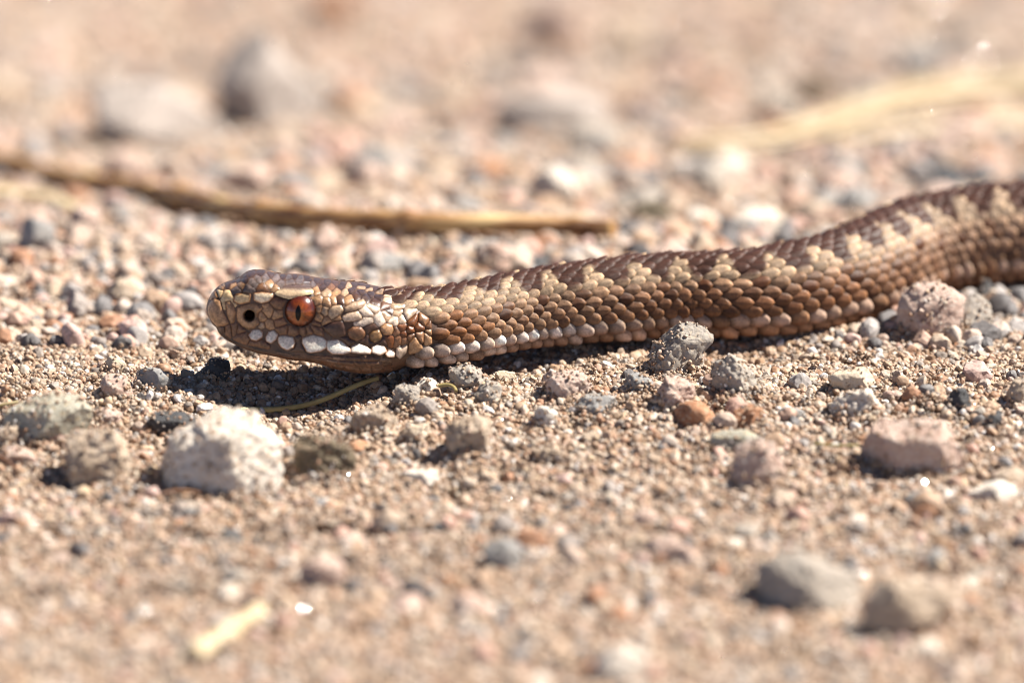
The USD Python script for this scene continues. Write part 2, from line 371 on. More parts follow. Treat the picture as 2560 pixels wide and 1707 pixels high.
poly(ZB, 'lip_scale', [(1180, 1180), (1250, 1120), (1310, 1165), (1280, 1200), (1190, 1205)], W, .26, OR)
poly(ZB, 'lip_scale', [(1330, 1190), (1345, 1120), (1380, 1085), (1410, 1100), (1480, 1060), (1495, 1090), (1470, 1150), (1370, 1215)], WD, .26)
poly(ZB, 'cheek_scale', [(250, 790), (430, 710), (560, 700), (600, 800), (610, 930), (430, 960), (300, 860)], DK, .22)
poly(ZB, 'cheek_scale', [(615, 850), (700, 790), (830, 790), (890, 870), (880, 950), (760, 1010), (650, 960)], B, .34)
poly(ZB, 'cheek_scale', [(940, 900), (1000, 850), (1090, 830), (1140, 930), (1110, 990), (1020, 1030), (950, 990)], (.22, .12, .05), .34)
poly(ZB, 'cheek_scale', [(1100, 800), (1180, 740), (1280, 760), (1300, 850), (1260, 920), (1160, 920), (1110, 860)], T, .32)
poly(ZB, 'temple_scale', [(540, 650), (620, 600), (780, 565), (840, 640), (840, 690), (720, 720), (580, 725)], (.52, .38, .27), .18)
poly(ZB, 'temple_scale', [(575, 520), (700, 440), (860, 400), (905, 460), (830, 530), (700, 580), (590, 585)], (.36, .24, .155), .16)
poly(ZB, 'temple_scale', [(345, 560), (410, 490), (540, 480), (580, 560), (540, 610), (400, 700), (350, 640)], (.40, .28, .18), .16)
eye_zone = shapely.Point(*EYE_PX).buffer(1).buffer(42)
eye_zone = shapely.affinity.scale(eye_zone, 1.0, .93) if hasattr(shapely, 'affinity') else eye_zone
brow = shapely.Polygon([ZA(*p) for p in [(1140, 480), (1230, 430), (1300, 375), (1420, 350), (1560, 355), (1700, 380), (1790, 450), (1780, 505), (1650, 525), (1500, 548), (1400, 580), (1290, 555), (1180, 515)]])

seedsA = [(240, 460, CR), (370, 520, CR), (260, 370, T), (300, 318, L), (530, 420, G), (720, 410, G), (970, 400, B), (1180, 410, T), (800, 300, G), (480, 340, T), (600, 345, T), (1060, 330, T), (1250, 330, G),
          (780, 150, D), (920, 150, D), (640, 200, D), (1000, 225, G), (1180, 230, G), (1380, 220, G), (1560, 235, G), (1700, 290, (.2, .18, .18)), (1100, 160, D), (1300, 185, D), (1500, 185, D), (1700, 205, D), (650, 250, D), (470, 285, D), (390, 315, D), (180, 480, T), (1400, 300, G), (880, 235, G), (560, 250, D),
          (1055, 780, T), (940, 880, T), (1060, 990, T), (1210, 650, B), (1190, 830, T), (1230, 950, B), (1270, 1080, B), (1460, 1100, B), (1640, 1090, B), (1810, 1010, B), (600, 1060, B), (480, 1040, B), (930, 1010, L), (1540, 1250, DK), (990, 1110, T), (400, 1050, B), (640, 1180, B), (860, 1300, B), (280, 1050, DK)]
seedsB = [(200, 420, T), (330, 440, T), (220, 540, T), (295, 560, L), (210, 650, T), (340, 720, T), (160, 770, B), (50, 850, B), (650, 390, T), (510, 400, DK), (430, 410, T), (330, 300, L), (160, 270, T), (270, 220, D), (400, 220, B), (540, 210, D), (680, 270, D), (760, 340, DK), (890, 370, D), (1080, 365, D), (960, 320, D), (820, 285, D), (600, 300, L), (470, 300, T),
          (660, 205, L), (830, 235, L), (960, 262, L), (1090, 300, L), (1040, 440, DK), (1190, 490, (.12, .055, .03)), (1240, 590, D), (1220, 330, WD), (1220, 410, WD), (1000, 530, WD), (925, 600, (.56, .43, .33)), (920, 715, (.60, .48, .38)), (960, 810, DK), (1090, 680, (.62, .50, .40)), (1210, 625, L), (1310, 700, (.60, .48, .37)), (1330, 880, B), (1370, 985, B), (1240, 970, RU), (1130, 1020, DK), (1430, 820, RU), (1420, 690, WD),
          (60, 130, D), (200, 130, D), (330, 160, D), (460, 165, DK), (120, 180, G), (250, 170, DK), (60, 200, G), (560, 165, D), (720, 165, D), (840, 180, D), (950, 205, D), (1040, 240, DK), (1330, 400, L), (1330, 500, L), (1340, 600, L), (1450, 900, RU), (1450, 990, B), (1520, 850, RU), (1560, 720, RU), (1680, 800, RU), (1690, 930, (.32, .17, .09)), (1540, 950, B), (1600, 1000, T), (1820, 780, B), (1500, 650, WD), (1780, 930, T), (1740, 730, (.3, .15, .07)), (1820, 880, T), (900, 1020, DK), (640, 1020, DK)]
outline_neck = shapely.Polygon([(1005, 768), (1040, 772), (1078, 800), (1080, 858), (1050, 880), (1005, 890)])
seeds = [(*ZA(x, y), c) for x, y, c in seedsA] + [(*ZB(x, y), c) for x, y, c in seedsB]
outline = shapely.Polygon([(x, top_of(x) + 2.0) for x in np.linspace(519, 1016, 120)] + [(x, min(lip_of(min(x, 1000)) + 1, bot_of(x) - 3)) for x in np.linspace(1016, 519, 120)])
outline = outline.union(outline_neck).buffer(.1)
taken = shapely.union_all([h[1].buffer(.2) for h in hand] + [eye_zone.buffer(-1.5), brow.buffer(1)])
sp = np.array([(s[0], s[1]) for s in seeds])
vor = Voronoi(np.vstack([sp, [(-4000, 800), (6000, 800), (800, -4000), (800, 6000)]]))
cells = [(h[0], h[1].intersection(outline.buffer(4)), h[2], h[3], h[4]) for h in hand]
for i, (x, y, c) in enumerate(seeds):
    reg = vor.regions[vor.point_region[i]]
    if -1 in reg or not reg: continue
    g = shapely.Polygon(vor.vertices[reg]).intersection(shapely.Point(x, y).buffer(36)).intersection(outline).difference(taken)
    if g.geom_type != 'Polygon':
        g = max(getattr(g, 'geoms', [shapely.Polygon()]), key=lambda q: q.area)
    if g.area < 14: continue
    go = g.buffer(-2.6).buffer(2.6)
    if go.geom_type == 'Polygon' and go.area > .5 * g.area: g = go
    name = 'crown_scale' if y < 722 else ('cheek_scale' if x > 640 else 'snout_scale')
    cells.append((name, g, c, (.03 if name == 'crown_scale' else .10) if x < 1012 else .30, None))
# the lower jaw's long thin scales
jr = np.random.default_rng(3)
for row in range(3):
    x = 560 + 12 * row
    while x < 1000:
        ln = jr.uniform(26, 44)
        xs = np.linspace(x, min(x + ln, 1004), 6)
        def edge(fr, xs=xs): return lip_of(np.clip(xs, 517, 1000)) + 6 + fr * (bot_of(xs) - 9 - lip_of(np.clip(xs, 517, 1000)))
        a, b = edge(row / 3), edge((row + 1) / 3)
        if (b - a).min() > 1.2:
            c = np.array([.15, .073, .038]) * jr.uniform(.75, 1.3) if jr.random() > .14 else np.array((.22, .13, .08))
            cells.append(('chin_scale', shapely.Polygon(list(zip(xs, a)) + list(zip(xs[::-1], b[::-1]))), tuple(c), .13, None))
        x += ln

def plate(g, col, bulge, edge=None, step=2.6, inset=.0, shape=None):
    """a rounded plate over the outline g (picture pixels) raised from the head's surface: vertices, faces, tint"""
    g2 = g.buffer(-inset - 3.8).buffer(3.7)
    if g2.is_empty or g2.geom_type != 'Polygon' or g2.area < .6 * g.area: g2 = g.buffer(-inset - 1.2).buffer(1.2)
    if g2.is_empty or g2.geom_type != 'Polygon': return None
    ring = g2.exterior
    nb = max(12, int(ring.length / step))
    bp = np.array([ring.interpolate(q, normalized=True).coords[0] for q in np.arange(nb) / nb])
    x0, y0, x1, y1 = g2.bounds
    X, Y = np.meshgrid(np.arange(x0, x1, step), np.arange(y0, y1, step)); X = X + (np.arange(len(X)) % 2)[:, None] * step / 2
    ip = np.stack([X.ravel(), Y.ravel()], 1)
    P = shapely.points(ip)
    ip = ip[shapely.contains(g2, P) & (shapely.distance(ring, P) > step * .45)]
    p2 = np.vstack([bp, ip])
    q = surf(p2)
    if np.isnan(q).any():
        bad = np.isnan(q).any(1)
        if bad.mean() > .3: return None
        from scipy.interpolate import NearestNDInterpolator
        q[bad] = q[~bad][np.argmin(((p2[bad][:, None] - p2[~bad][None]) ** 2).sum(-1), 1)]
    tri = Delaunay(p2).simplices
    cen = p2[tri].mean(1)
    tri = tri[shapely.contains(g2, shapely.points(cen))]
    d = shapely.distance(ring, shapely.points(p2)) / PXMM
    n = q[:, 3:] / np.linalg.norm(q[:, 3:], axis=1, keepdims=True)
    h = .0 + bulge * (.62 if edge is not None else 1.0) * (1 - np.exp(-d / .17)) + .06 * np.minimum(d, 1)
    if shape is not None: h = h + shape(p2)
    v = q[:, :3] + n * h[:, None]
    e = v[tri]; fn = np.cross(e[:, 1] - e[:, 0], e[:, 2] - e[:, 0])
    flip = (fn * n[tri[:, 0]]).sum(1) < 0
    tri[flip] = tri[flip][:, ::-1]
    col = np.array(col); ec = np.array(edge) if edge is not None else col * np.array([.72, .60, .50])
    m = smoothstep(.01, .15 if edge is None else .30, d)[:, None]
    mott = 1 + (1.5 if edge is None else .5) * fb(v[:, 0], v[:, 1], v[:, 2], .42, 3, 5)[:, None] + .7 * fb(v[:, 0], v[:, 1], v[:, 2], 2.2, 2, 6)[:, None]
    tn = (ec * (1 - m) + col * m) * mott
    return v, tri, np.clip(tn, .003, .86)

far_v, far_f, far_t, nfar = [], [], [], 0
NOS = ZA(742, 838)
for name, g, c, bulge, edge in cells:
    if g.is_empty: continue
    if g.geom_type != 'Polygon': g = max(g.geoms, key=lambda q: q.area)
    shp = None
    if name in ('crown_scale', 'cheek_scale', 'temple_scale') or (name == 'snout_scale' and c != CR):
        def shp(p, x0=g.bounds[0], x1=g.bounds[2]):
            return (.05 if p[:, 1].mean() < 715 else .16) * np.clip((p[:, 0] - x0) / (x1 - x0), 0, 1)
    if name == 'lip_scale':
        def shp(p, y0=g.bounds[1], y1=g.bounds[3]):
            return .70 * np.clip((p[:, 1] - y0) / (y1 - y0), 0, 1) ** 1.2 - .12
    if name == 'nostril_scale':
        def shp(p): 
            r = np.hypot(p[:, 0] - NOS[0], (p[:, 1] - NOS[1]) * 1.05)
            return -1.5 * (1 - smoothstep(8, 16, r)) 
    out = plate(g, c, bulge, edge, 2.0 if name == 'nostril_scale' else 2.6, .3, shp)
    if out is None: continue
    v, f, tn = out
    if name == 'nostril_scale':
        p = project(v); r = np.hypot(p[:, 0] - NOS[0], p[:, 1] - NOS[1])
        tn = tn * (.08 + .92 * smoothstep(9, 23, r))[:, None]
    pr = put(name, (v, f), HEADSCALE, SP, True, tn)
    if name == 'lip_scale' and c == W: tag(pr, 'white scale along the upper lip')
    if name == 'nostril_scale':                   # the opening, a short dark cup inside the plate
        q = surf(np.array([NOS]))[0]; n = q[3:] / np.linalg.norm(q[3:])
        s = trimesh.creation.icosphere(2, .62); s.vertices = s.vertices * [1.0, .35, 1.0] + q[:3] - n * .38
        put('nostril', s, PIT, str(pr.GetPath()), True)
    # the same plate on the far side of the head
    mv = v.copy(); pxs = project(v)[:, 0]
    mv[:, 1] = 2 * ymid_of(np.clip(pxs, 500, 1100)) - v[:, 1]
    if (v[:, 1] - ymid_of(np.clip(pxs, 500, 1100))).mean() < -.62 * wid_of(np.clip(pxs, 517, 1100)).mean():
        far_v.append(mv); far_f.append(f[:, ::-1] + nfar); far_t.append(tn); nfar += len(mv)
tag(put('far_side_scales', (np.vstack(far_v), np.vstack(far_f)), HEADSCALE, SP, True, np.vstack(far_t)), kind='stuff')

# the brow plate over the eye, a thick ledge
def ledge(p):
    k = smoothstep(-8, 22, p[:, 1] - (715 + 0 * p[:, 0]))
    return .06 + .24 * k
v, f, tn = plate(brow, (.50, .36, .22), .25, (.66, .50, .28), 2.4, .3, ledge)
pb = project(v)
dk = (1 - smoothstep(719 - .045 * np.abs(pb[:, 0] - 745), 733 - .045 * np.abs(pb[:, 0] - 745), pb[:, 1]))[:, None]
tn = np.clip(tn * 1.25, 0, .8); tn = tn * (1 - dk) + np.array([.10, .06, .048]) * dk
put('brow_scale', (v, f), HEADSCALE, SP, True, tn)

# the eye
q = surf(np.array([EYE_PX]))[0]
ne = np.array([-.10, -1.0, .08]); ne /= np.linalg.norm(ne)
RE = 2.52
ec = q[:3] - ne * 1.22
def eyeball(mirror=False):
    s = trimesh.creation.icosphere(5, 1.0)
    u = s.vertices
    ex = np.cross([0, 0, 1.0], ne); ex /= np.linalg.norm(ex); ey = np.cross(ne, ex)
    a, b = u @ ex, u @ ey; r = np.hypot(a, b); th = np.arctan2(b, a)
    fib = fb(np.cos(th) * 6, np.sin(th) * 6, r * 2.0, .8, 3, 21) * 2
    base = np.array([.42, .085, .012]) * (1 + .9 * fib)[:, None]
    br = np.exp(-((np.hypot(a * 1.6, b) - .30) / .22) ** 2)[:, None]
    base = base * (1 - .55 * br) + np.array([.66, .22, .035]) * .55 * br
    rim = smoothstep(.56, .86, r)[:, None]
    base = base * (1 - rim) + np.array([.055, .014, .007]) * rim
    red = smoothstep(-.1, .6, b)[:, None] * .4
    base = base * (1 - red) + np.array([.24, .03, .01]) * red
    v = u * RE + ec
    # pupil: a tall slit lying on the cornea
    t = np.linspace(0, 2 * np.pi, 40, endpoint=False)
    pa, pbv = np.sign(np.cos(t)) * np.abs(np.cos(t)) ** 1.25 * .18, np.sin(t) * .55
    rot_a = .06; pa, pbv = pa * math.cos(rot_a) - pbv * -math.sin(rot_a), pbv * math.cos(rot_a) + pa * -math.sin(rot_a)
    pts = np.vstack([[(0, 0)]] + [np.stack([pa * k, pbv * k], 1) for k in (.35, .7, 1.0)]) + [-.02, 0.0]
    hh = np.concatenate([[1.012], np.full(40, 1.012), np.full(40, 1.011), np.full(40, .995)])
    pz = np.sqrt(1 - (pts ** 2).sum(1))
    pv = (pts[:, :1] * ex + pts[:, 1:] * ey + pz[:, None] * ne) * (RE * hh)[:, None] + ec
    fc = [(0, 1 + i, 1 + (i + 1) % 40) for i in range(40)]
    for k in range(2):
        o = 1 + 40 * k
        for i in range(40):
            j = (i + 1) % 40
            fc += [(o + i, o + 40 + i, o + 40 + j), (o + i, o + 40 + j, o + j)]
    f, fc = s.faces, np.array(fc)
    if mirror:
        ym = ymid_of(EYE_PX[0])
        for w in (v, pv): w[:, 1] = 2 * ym - w[:, 1]
        f, fc = f[:, ::-1], fc[:, ::-1]
    e = put('eye', (v, f), EYE, SP, True, np.clip(base, .002, .8))
    put('pupil', (pv, fc), BLACK, str(e.GetPath()), True)
eyeball(); eyeball(True)

# ------------------------------------------------------------------ body scales, overlapping rows
NU, NV = 11, 9
uu = np.linspace(0, 1, NU); vv = np.linspace(-1, 1, NV)
width_u = np.interp(uu, [0, .12, .35, .6, .8, .92, 1.0], [.70, .92, 1.0, .90, .66, .40, .06])
gi = (np.arange(NU - 1)[:, None] * NV + np.arange(NV - 1)[None]).ravel()
SF = np.concatenate([np.stack([gi, gi + NV, gi + NV + 1], 1), np.stack([gi, gi + NV + 1, gi + 1], 1)])

def row_angle(k):
    a = abs(k); ang = 12.1 * min(a, 8) + (16.0 if a >= 9 else 0) + (21.0 if a >= 10 else 0)
    return math.copysign(ang, k) if k else 0.0

sr = np.random.default_rng(12)
DARK, BAND, FLANK, SPOT, PALE, TAN = (np.array(c) for c in ((.066, .026, .016), (.385, .265, .17), (.22, .098, .046), (.085, .029, .011), (.82, .68, .58), (.40, .21, .115)))

def body_colour(s, ang, k, h):
    a, near_side = abs(ang), ang >= 0
    s1 = s - S_NECK
    ph = (s1 / 6.7 + (0 if near_side else .5)) % 1.0
    tri = abs(2 * ph - 1)
    edge = 17 + 27 * tri ** .8
    edge = edge * (.62 + .38 * smoothstep(2, 18, s1))
    far = smoothstep(12, 34, s1); far2 = smoothstep(55, 85, s1)
    base = BAND * (1 - .12 * h) if a < 56 else BAND * .55 + FLANK * .45
    lowf = smoothstep(48, 80, a) * (.25 + .75 * far)
    base = base * (1 - lowf) + FLANK * lowf
    base = base * (1 - .3 * far2) + np.array([.42, .32, .24]) * .3 * far2
    sp = math.exp(-((((s1 / 6.7 + .5) % 1.0) - .5) / .20) ** 2) * math.exp(-((a - 66) / 15) ** 2)
    sp2 = math.exp(-((((s1 / 6.7 + 1.0) % 1.0) - .5) / .22) ** 2) * math.exp(-((a - 92) / 14) ** 2) * .7
    if s1 < 6: sp = max(sp, .85 * math.exp(-((a - 84) / 22) ** 2) * math.exp(-((s1 + 1) / 5) ** 2))
    m = min(1, 1.25 * max(sp, sp2)) * (1 if h > .12 else .3)
    base = base * (1 - m) + (SPOT if s1 > 4 else np.array([.20, .075, .025])) * m
    if abs(k) >= 9:
        t = smoothstep(14, 46, s1) * .72
        if abs(k) == 10: t = min(1, t + .45)
        t = min(1, t + (.40 if h > .55 else 0)); base = (PALE * (1 - t) + TAN * t) * (1.2 - .6 * h)
    return base * (.74 + .50 * sr.random())

scales = []
s, j = sk[1] - 3.6, 0
s_list = []
while s < sk[-2]:
    s_list.append(s); s += 2.0 + .42 * smoothstep(S_NECK, S_NECK + 25, s)
s_list = np.array(s_list)
fade = PchipInterpolator([0, sk[-4], sk[-1]], [1, 1, .1])
for j, s in enumerate(s_list):
    ds = 2.0 + .42 * smoothstep(S_NECK, S_NECK + 25, s)
    for k in range(-10, 11):
        ang = row_angle(k)
        s0 = s + (ds / 2 if k % 2 else 0)
        a = abs(k)
        if s0 < sk[1] + (-3.2 if a < 3 else -1.4 if a < 5 else -.3): continue
        if s0 < S_NECK and shapely.contains(outline_neck, shapely.Point(*project(body_point(np.array([s0]), np.array([abs(ang)]), np.array([0.]))[0]))): continue
        gap = (row_angle(a + 1) - row_angle(a - 1)) / 2 if 0 < a < 10 else (12.1 if a == 0 else 22)
        low = smoothstep(7.5, 9.5, a)
        ln = ds * (1.34 - .02 * low)
        half = gap * (.86 - .04 * low)
        r = float(rs(s0)); sc = r / 6.0
        lift, bulge = (.74 + .28 * low) * sc, (.05 + .40 * low) * sc
        U, V = np.meshgrid(uu, vv, indexing='ij')
        lift, bulge = lift * sr.uniform(.78, 1.25), bulge * sr.uniform(.7, 1.4)
        tw = sr.normal() * 1.6
        S_ = s0 - .35 * ds + U * ln * sr.uniform(.93, 1.08)
        A_ = ang + sr.normal() * .7 + tw * (U - .5) + V * half * width_u[:, None] * sr.uniform(.94, 1.06)
        keel = .15 * sc * np.exp(-(V / .20) ** 2) * np.sin(np.pi * np.clip(U, 0, 1)) * (1 - low)
        body = (1 - np.abs(V) ** 2.2) * np.sin(np.pi * np.clip(U * .80 + .12, 0, 1)) ** .8
        hgt = -.10 + lift * U ** 1.1 + bulge * body + keel
        hgt = hgt - (.42 + .45 * low) * sc * smoothstep(.88, 1.0, U) - .20 * sc * smoothstep(.6, 1.0, np.abs(V))
        hgt = hgt + .16 * sc * fb(S_, A_ / 9, k, .55, 2, 13)
        hgt *= fade(s0)
        P = body_point(np.clip(S_, 0, sk[-1]).ravel(), A_.ravel(), hgt.ravel())
        hh = sr.random()
        col = body_colour(s0, ang, k, hh)
        s1 = S_ - S_NECK; s1 = .4 * (s0 - S_NECK) + .6 * s1; am = .4 * ang + .6 * A_
        tri_ = np.abs(2 * ((s1 / 6.7 + (0 if ang >= 0 else .5)) % 1.0) - 1)
        edge_a = (13 + 36 * smoothstep(.05, .75, tri_)) * (.62 + .38 * smoothstep(2, 18, s0 - S_NECK))
        zig = (1 - smoothstep(-3.5, 3.5, np.abs(am) + 7 * fb(S_, A_ / 8, 0, 1.2, 2, 9) - edge_a)).ravel()[:, None] if a < 6 else 0.0
        pale = (1 + .10 * np.exp(-((np.abs(am) - edge_a - 9) / 8) ** 2)).ravel()[:, None] if a < 7 else 1.0
        edge_m = np.maximum(smoothstep(.55, 1.0, np.abs(V)), smoothstep(.72, .98, U)).ravel()[:, None]
        rimc = col * np.array([1.5, 1.4, 1.25]) + np.array([.07, .045, .018]) if col[0] < .5 else col * 1.08
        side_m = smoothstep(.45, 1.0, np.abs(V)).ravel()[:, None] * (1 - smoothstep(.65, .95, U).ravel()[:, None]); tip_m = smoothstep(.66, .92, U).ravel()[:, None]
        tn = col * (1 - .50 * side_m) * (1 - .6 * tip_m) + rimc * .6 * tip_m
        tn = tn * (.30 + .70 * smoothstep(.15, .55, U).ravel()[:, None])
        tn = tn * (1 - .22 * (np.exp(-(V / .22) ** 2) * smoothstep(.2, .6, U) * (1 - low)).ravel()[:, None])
        tn = tn * pale * (1 - zig) + DARK * (.8 + .4 * hh) * (.75 + .25 * smoothstep(.3, .9, U).ravel()[:, None]) * zig
        if a >= 9 and hh < .62:
            sp = np.exp(-((U - .80) / .16) ** 2 - ((V - (.55 if k > 0 else -.55)) / .38) ** 2).ravel()[:, None] * (.9 if a == 9 else .55)
            tn = tn * (1 - sp) + np.array([.035, .032, .045]) * sp
        if a >= 9:
            pk = smoothstep(-.25, .7, V * (1 if k > 0 else -1)).ravel()[:, None] * .8
            tn = tn * (1 - pk) + tn * np.array([.62, .36, .24]) * pk
        pm = project(P.mean(0)[None])[0]
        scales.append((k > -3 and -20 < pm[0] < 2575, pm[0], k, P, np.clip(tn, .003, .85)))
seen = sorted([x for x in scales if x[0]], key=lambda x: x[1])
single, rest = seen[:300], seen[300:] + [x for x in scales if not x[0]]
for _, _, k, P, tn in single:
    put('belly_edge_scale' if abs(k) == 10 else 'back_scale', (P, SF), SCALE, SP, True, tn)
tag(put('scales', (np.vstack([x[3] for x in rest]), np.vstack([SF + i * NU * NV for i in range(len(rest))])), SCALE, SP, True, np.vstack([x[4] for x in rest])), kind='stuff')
# broad plates across the belly
BV, BF, BT = [], [], []
vb = np.linspace(-1, 1, 15); ub = np.linspace(0, 1, 5)
gb = (np.arange(4)[:, None] * 15 + np.arange(14)[None]).ravel()
BF0 = np.concatenate([np.stack([gb, gb + 15, gb + 16], 1), np.stack([gb, gb + 16, gb + 1], 1)])
for j, s in enumerate(s_list):
    if s < sk[1]: continue
    ds = 2.0 + .42 * smoothstep(S_NECK, S_NECK + 25, s)
    U, V = np.meshgrid(ub, vb, indexing='ij')
    P = body_point(np.clip(s + U * ds * 1.3, 0, sk[-1]).ravel(), (180 + V * 43).ravel(), ((.02 + .34 * U - .3 * smoothstep(.85, 1, U)) * fade(s)).ravel())
    c = np.array([.26, .165, .115]) * sr.uniform(.8, 1.2)
    BV.append(P); BF.append(BF0 + len(BT) * 75); BT.append(np.tile(c, (75, 1)) * (.6 + .4 * U.ravel()[:, None]))
tag(put('belly_scales', (np.vstack(BV), np.vstack(BF)), SCALE, SP, True, np.vstack(BT)), kind='stuff')

# ------------------------------------------------------------------ stones
def rock(outline, y0, seed, depth=.8, detail=4, rough=1.0, square=1.0, facets=8, grit=.10):
    """a stone whose outline, seen along the ground, is the (x, z) polygon in mm; y0: its middle depth"""
    r = np.random.default_rng(seed)
    o = np.asarray(outline, float); c = (o.max(0) + o.min(0)) / 2
    size = (o.max(0) - o.min(0)) / 2
    pg = shapely.Polygon(o).buffer(0)
    if pg.geom_type != 'Polygon': pg = max(pg.geoms, key=lambda q: q.area)
    c = np.array(pg.representative_point().coords[0]) * .3 + np.array(pg.centroid.coords[0]) * .7
    s = trimesh.creation.icosphere(detail, 1.0); u = s.vertices
    ps = np.linspace(-np.pi, np.pi, 181)
    far = size.max() * 4; RR = []
    for a in ps:
        l = shapely.LineString([c, c + far * np.array([math.cos(a), math.sin(a)])]).intersection(pg.exterior)
        RR.append(max((np.hypot(*(np.array(q.coords[0]) - c)) for q in getattr(l, 'geoms', [l]) if not q.is_empty), default=size.mean()))
    psi = np.arctan2(u[:, 2], u[:, 0]); Rp = np.interp(psi, ps, RR)
    mxy = np.hypot(u[:, 0], u[:, 2])
    e = 2.0 / (1 + square)
    mx = np.abs(mxy) ** e; my = np.sign(u[:, 1]) * np.abs(u[:, 1]) ** e
    v = np.stack([c[0] + Rp * mx * np.cos(psi), y0 + depth * size.mean() * my, c[1] + Rp * mx * np.sin(psi)], 1)
    cen = np.array([c[0], y0, c[1]]); S = size.mean()
    for _ in range(facets + 5):                   # broken faces: cut the bulk with tilted planes
        n = r.normal(size=3); n[1] -= .4; n /= np.linalg.norm(n)
        d = (v - cen) @ n; lim = np.quantile(d, .985) * r.uniform(.72, .93)
        over = d > lim
        v[over] -= np.outer((d[over] - lim) * .95, n)
    s.vertices = v
    n = s.vertex_normals
    a = r.uniform(0, 900)
    disp = S * .15 * rough * fb(v[:, 0] + a, v[:, 1], v[:, 2], S * .9, 3, seed) + grit * 3.6 * fb(v[:, 0] + a, v[:, 1], v[:, 2], .75, 3, seed + 1)
    s.vertices = v + n * disp[:, None]
    return s

def box_outline(x0, y0, x1, y1, seed, corner=.7):
    r = np.random.default_rng(seed + 500)
    t = np.linspace(0, 2 * np.pi, 13)[:-1] + r.uniform(-.15, .15, 12)
    e = 2 / (1 + corner * 2)
    x = np.sign(np.cos(t)) * np.abs(np.cos(t)) ** e; y = np.sign(np.sin(t)) * np.abs(np.sin(t)) ** e
    j = r.uniform(.86, 1.06, 12)
    return [((x0 + x1) / 2 + (x1 - x0) / 2 * a * q, (y0 + y1) / 2 + (y1 - y0) / 2 * b * q) for a, b, q in zip(x, y, j)]

STONES = []                                        # (x, y, radius) for keeping grains off
HERO = []
def stone(name, pts, mat, label, cat='stone', depth=.8, detail=4, base=None, sink=.28, smooth=True, group=None, **kw):
    pts = np.array(pts, float)
    seed = int(abs(pts.sum())) % 9973
    lo = pts[:, 1].max() if base is None else base
    g = ground_at(pts[:, 0].mean(), lo)
    size = np.ptp(pts, axis=0).mean() / PXMM / 2
    y0 = g[1] + depth * size * .75
    o = at_plane_y(pts[:, 0], pts[:, 1], y0)[:, [0, 2]]
    zb = ground_z(o[:, 0].mean(), y0)
    dz = o[:, 1].min() - zb
    low = o[:, 1] < np.quantile(o[:, 1], .35)
    o[low, 1] = np.minimum(o[low, 1], zb - sink * np.ptp(o[:, 1]))
    r = rock(o, y0, seed, depth, detail, **kw)
    STONES.append((o[:, 0].mean(), y0, np.ptp(o[:, 0]) / 2 * .8)); HERO.append((r, abs(lo - 975) < 330, kw.get('rough', 1.0)))
    return tag(put(name, r, STONE[mat], smooth=35 if smooth else False), label, cat, group)

bo = box_outline
stone('stone', [(372, 1185), (385, 1150), (420, 1098), (470, 1070), (520, 1040), (565, 1012), (600, 1012), (640, 1040), (655, 1068), (700, 1095), (726, 1125), (700, 1180), (640, 1225), (560, 1245), (430, 1235), (385, 1215)], 'white', 'large white angular quartz stone in front of the shadow under the snake head', depth=.7, detail=5, facets=4, rough=1.6, grit=.24)
stone('stone', [(132, 1140), (170, 1085), (215, 1055), (280, 1060), (315, 1110), (345, 1180), (300, 1225), (180, 1225), (135, 1180)], 'beige', 'pale crumbly beige stone beside the large white angular stone', depth=.8, detail=5, grit=.2)
stone('stone', [(0, 1075), (10, 1030), (80, 1000), (130, 982), (205, 985), (232, 1020), (230, 1065), (160, 1085), (100, 1105), (20, 1110)], 'green', 'flat pale greenish grey stone lit by the sun near the left edge', depth=.9, detail=5, facets=4, grit=.08)
stone('stone', bo(350, 1028, 495, 1100, 1), 'dark', 'black stone lying inside the shadow of the snake head', detail=5, facets=8)
stone('stone', bo(500, 893, 588, 956, 2), 'dark', 'dark blue-black pebble on sunlit gravel below the snake snout', detail=4)
stone('stone', bo(330, 915, 432, 985, 3), 'blue', 'whitish blue speckled stone between pink and dark pebbles before the snout', detail=4)
stone('stone', bo(253, 928, 333, 1000, 4, .9), 'pink', 'squarish pink stone beside the whitish blue speckled stone', detail=4)
stone('stone', bo(252, 885, 318, 938, 5), 'cream', 'small yellow ochre pebble behind the squarish pink stone', detail=4)
stone('stone', bo(215, 1018, 312, 1072, 6), 'pink', 'reddish pink crumb of rock at the tip of the snake shadow', detail=4, grit=.16)
stone('stone', bo(85, 1065, 172, 1120, 7), 'pink', 'pale pink pebble in front of the greenish stone', detail=4)
stone('stone', bo(-10, 1060, 70, 1120, 8), 'beige', 'light beige stone cut by the left picture edge', detail=4)
stone('stone', bo(-30, 1115, 95, 1175, 9), 'pink', 'flat pinkish stone at the left edge below the beige one', detail=4)
stone('stone', [(1613, 895), (1625, 860), (1650, 835), (1690, 808), (1728, 802), (1765, 815), (1786, 838), (1778, 862), (1760, 880), (1752, 925), (1700, 945), (1640, 945)], 'grey', 'upright grey stone leaning against the side of the snake', depth=.55, detail=5, facets=5, grit=.14)
stone('stone', [(1770, 965), (1785, 910), (1815, 868), (1850, 880), (1880, 905), (1910, 940), (1915, 985), (1850, 1000), (1790, 995)], 'grey', 'brownish grey knobbly stone next to the upright grey one', depth=.7, detail=5, grit=.22)
stone('stone', [(2232, 770), (2250, 735), (2290, 712), (2335, 705), (2385, 715), (2415, 740), (2425, 785), (2412, 825), (2370, 848), (2300, 845), (2250, 825)], 'pink', 'smooth rounded pale pink stone pressed against the bend of the snake', depth=.8, detail=5, rough=1.3, facets=3, grit=.10)
stone('stone', bo(2385, 725, 2480, 840, 10), 'grey', 'light grey stone behind the smooth rounded pink stone', detail=4)
stone('stone', bo(2440, 700, 2490, 760, 11), 'dark', 'small dark stone half hidden in the shadow of the far body', detail=3)
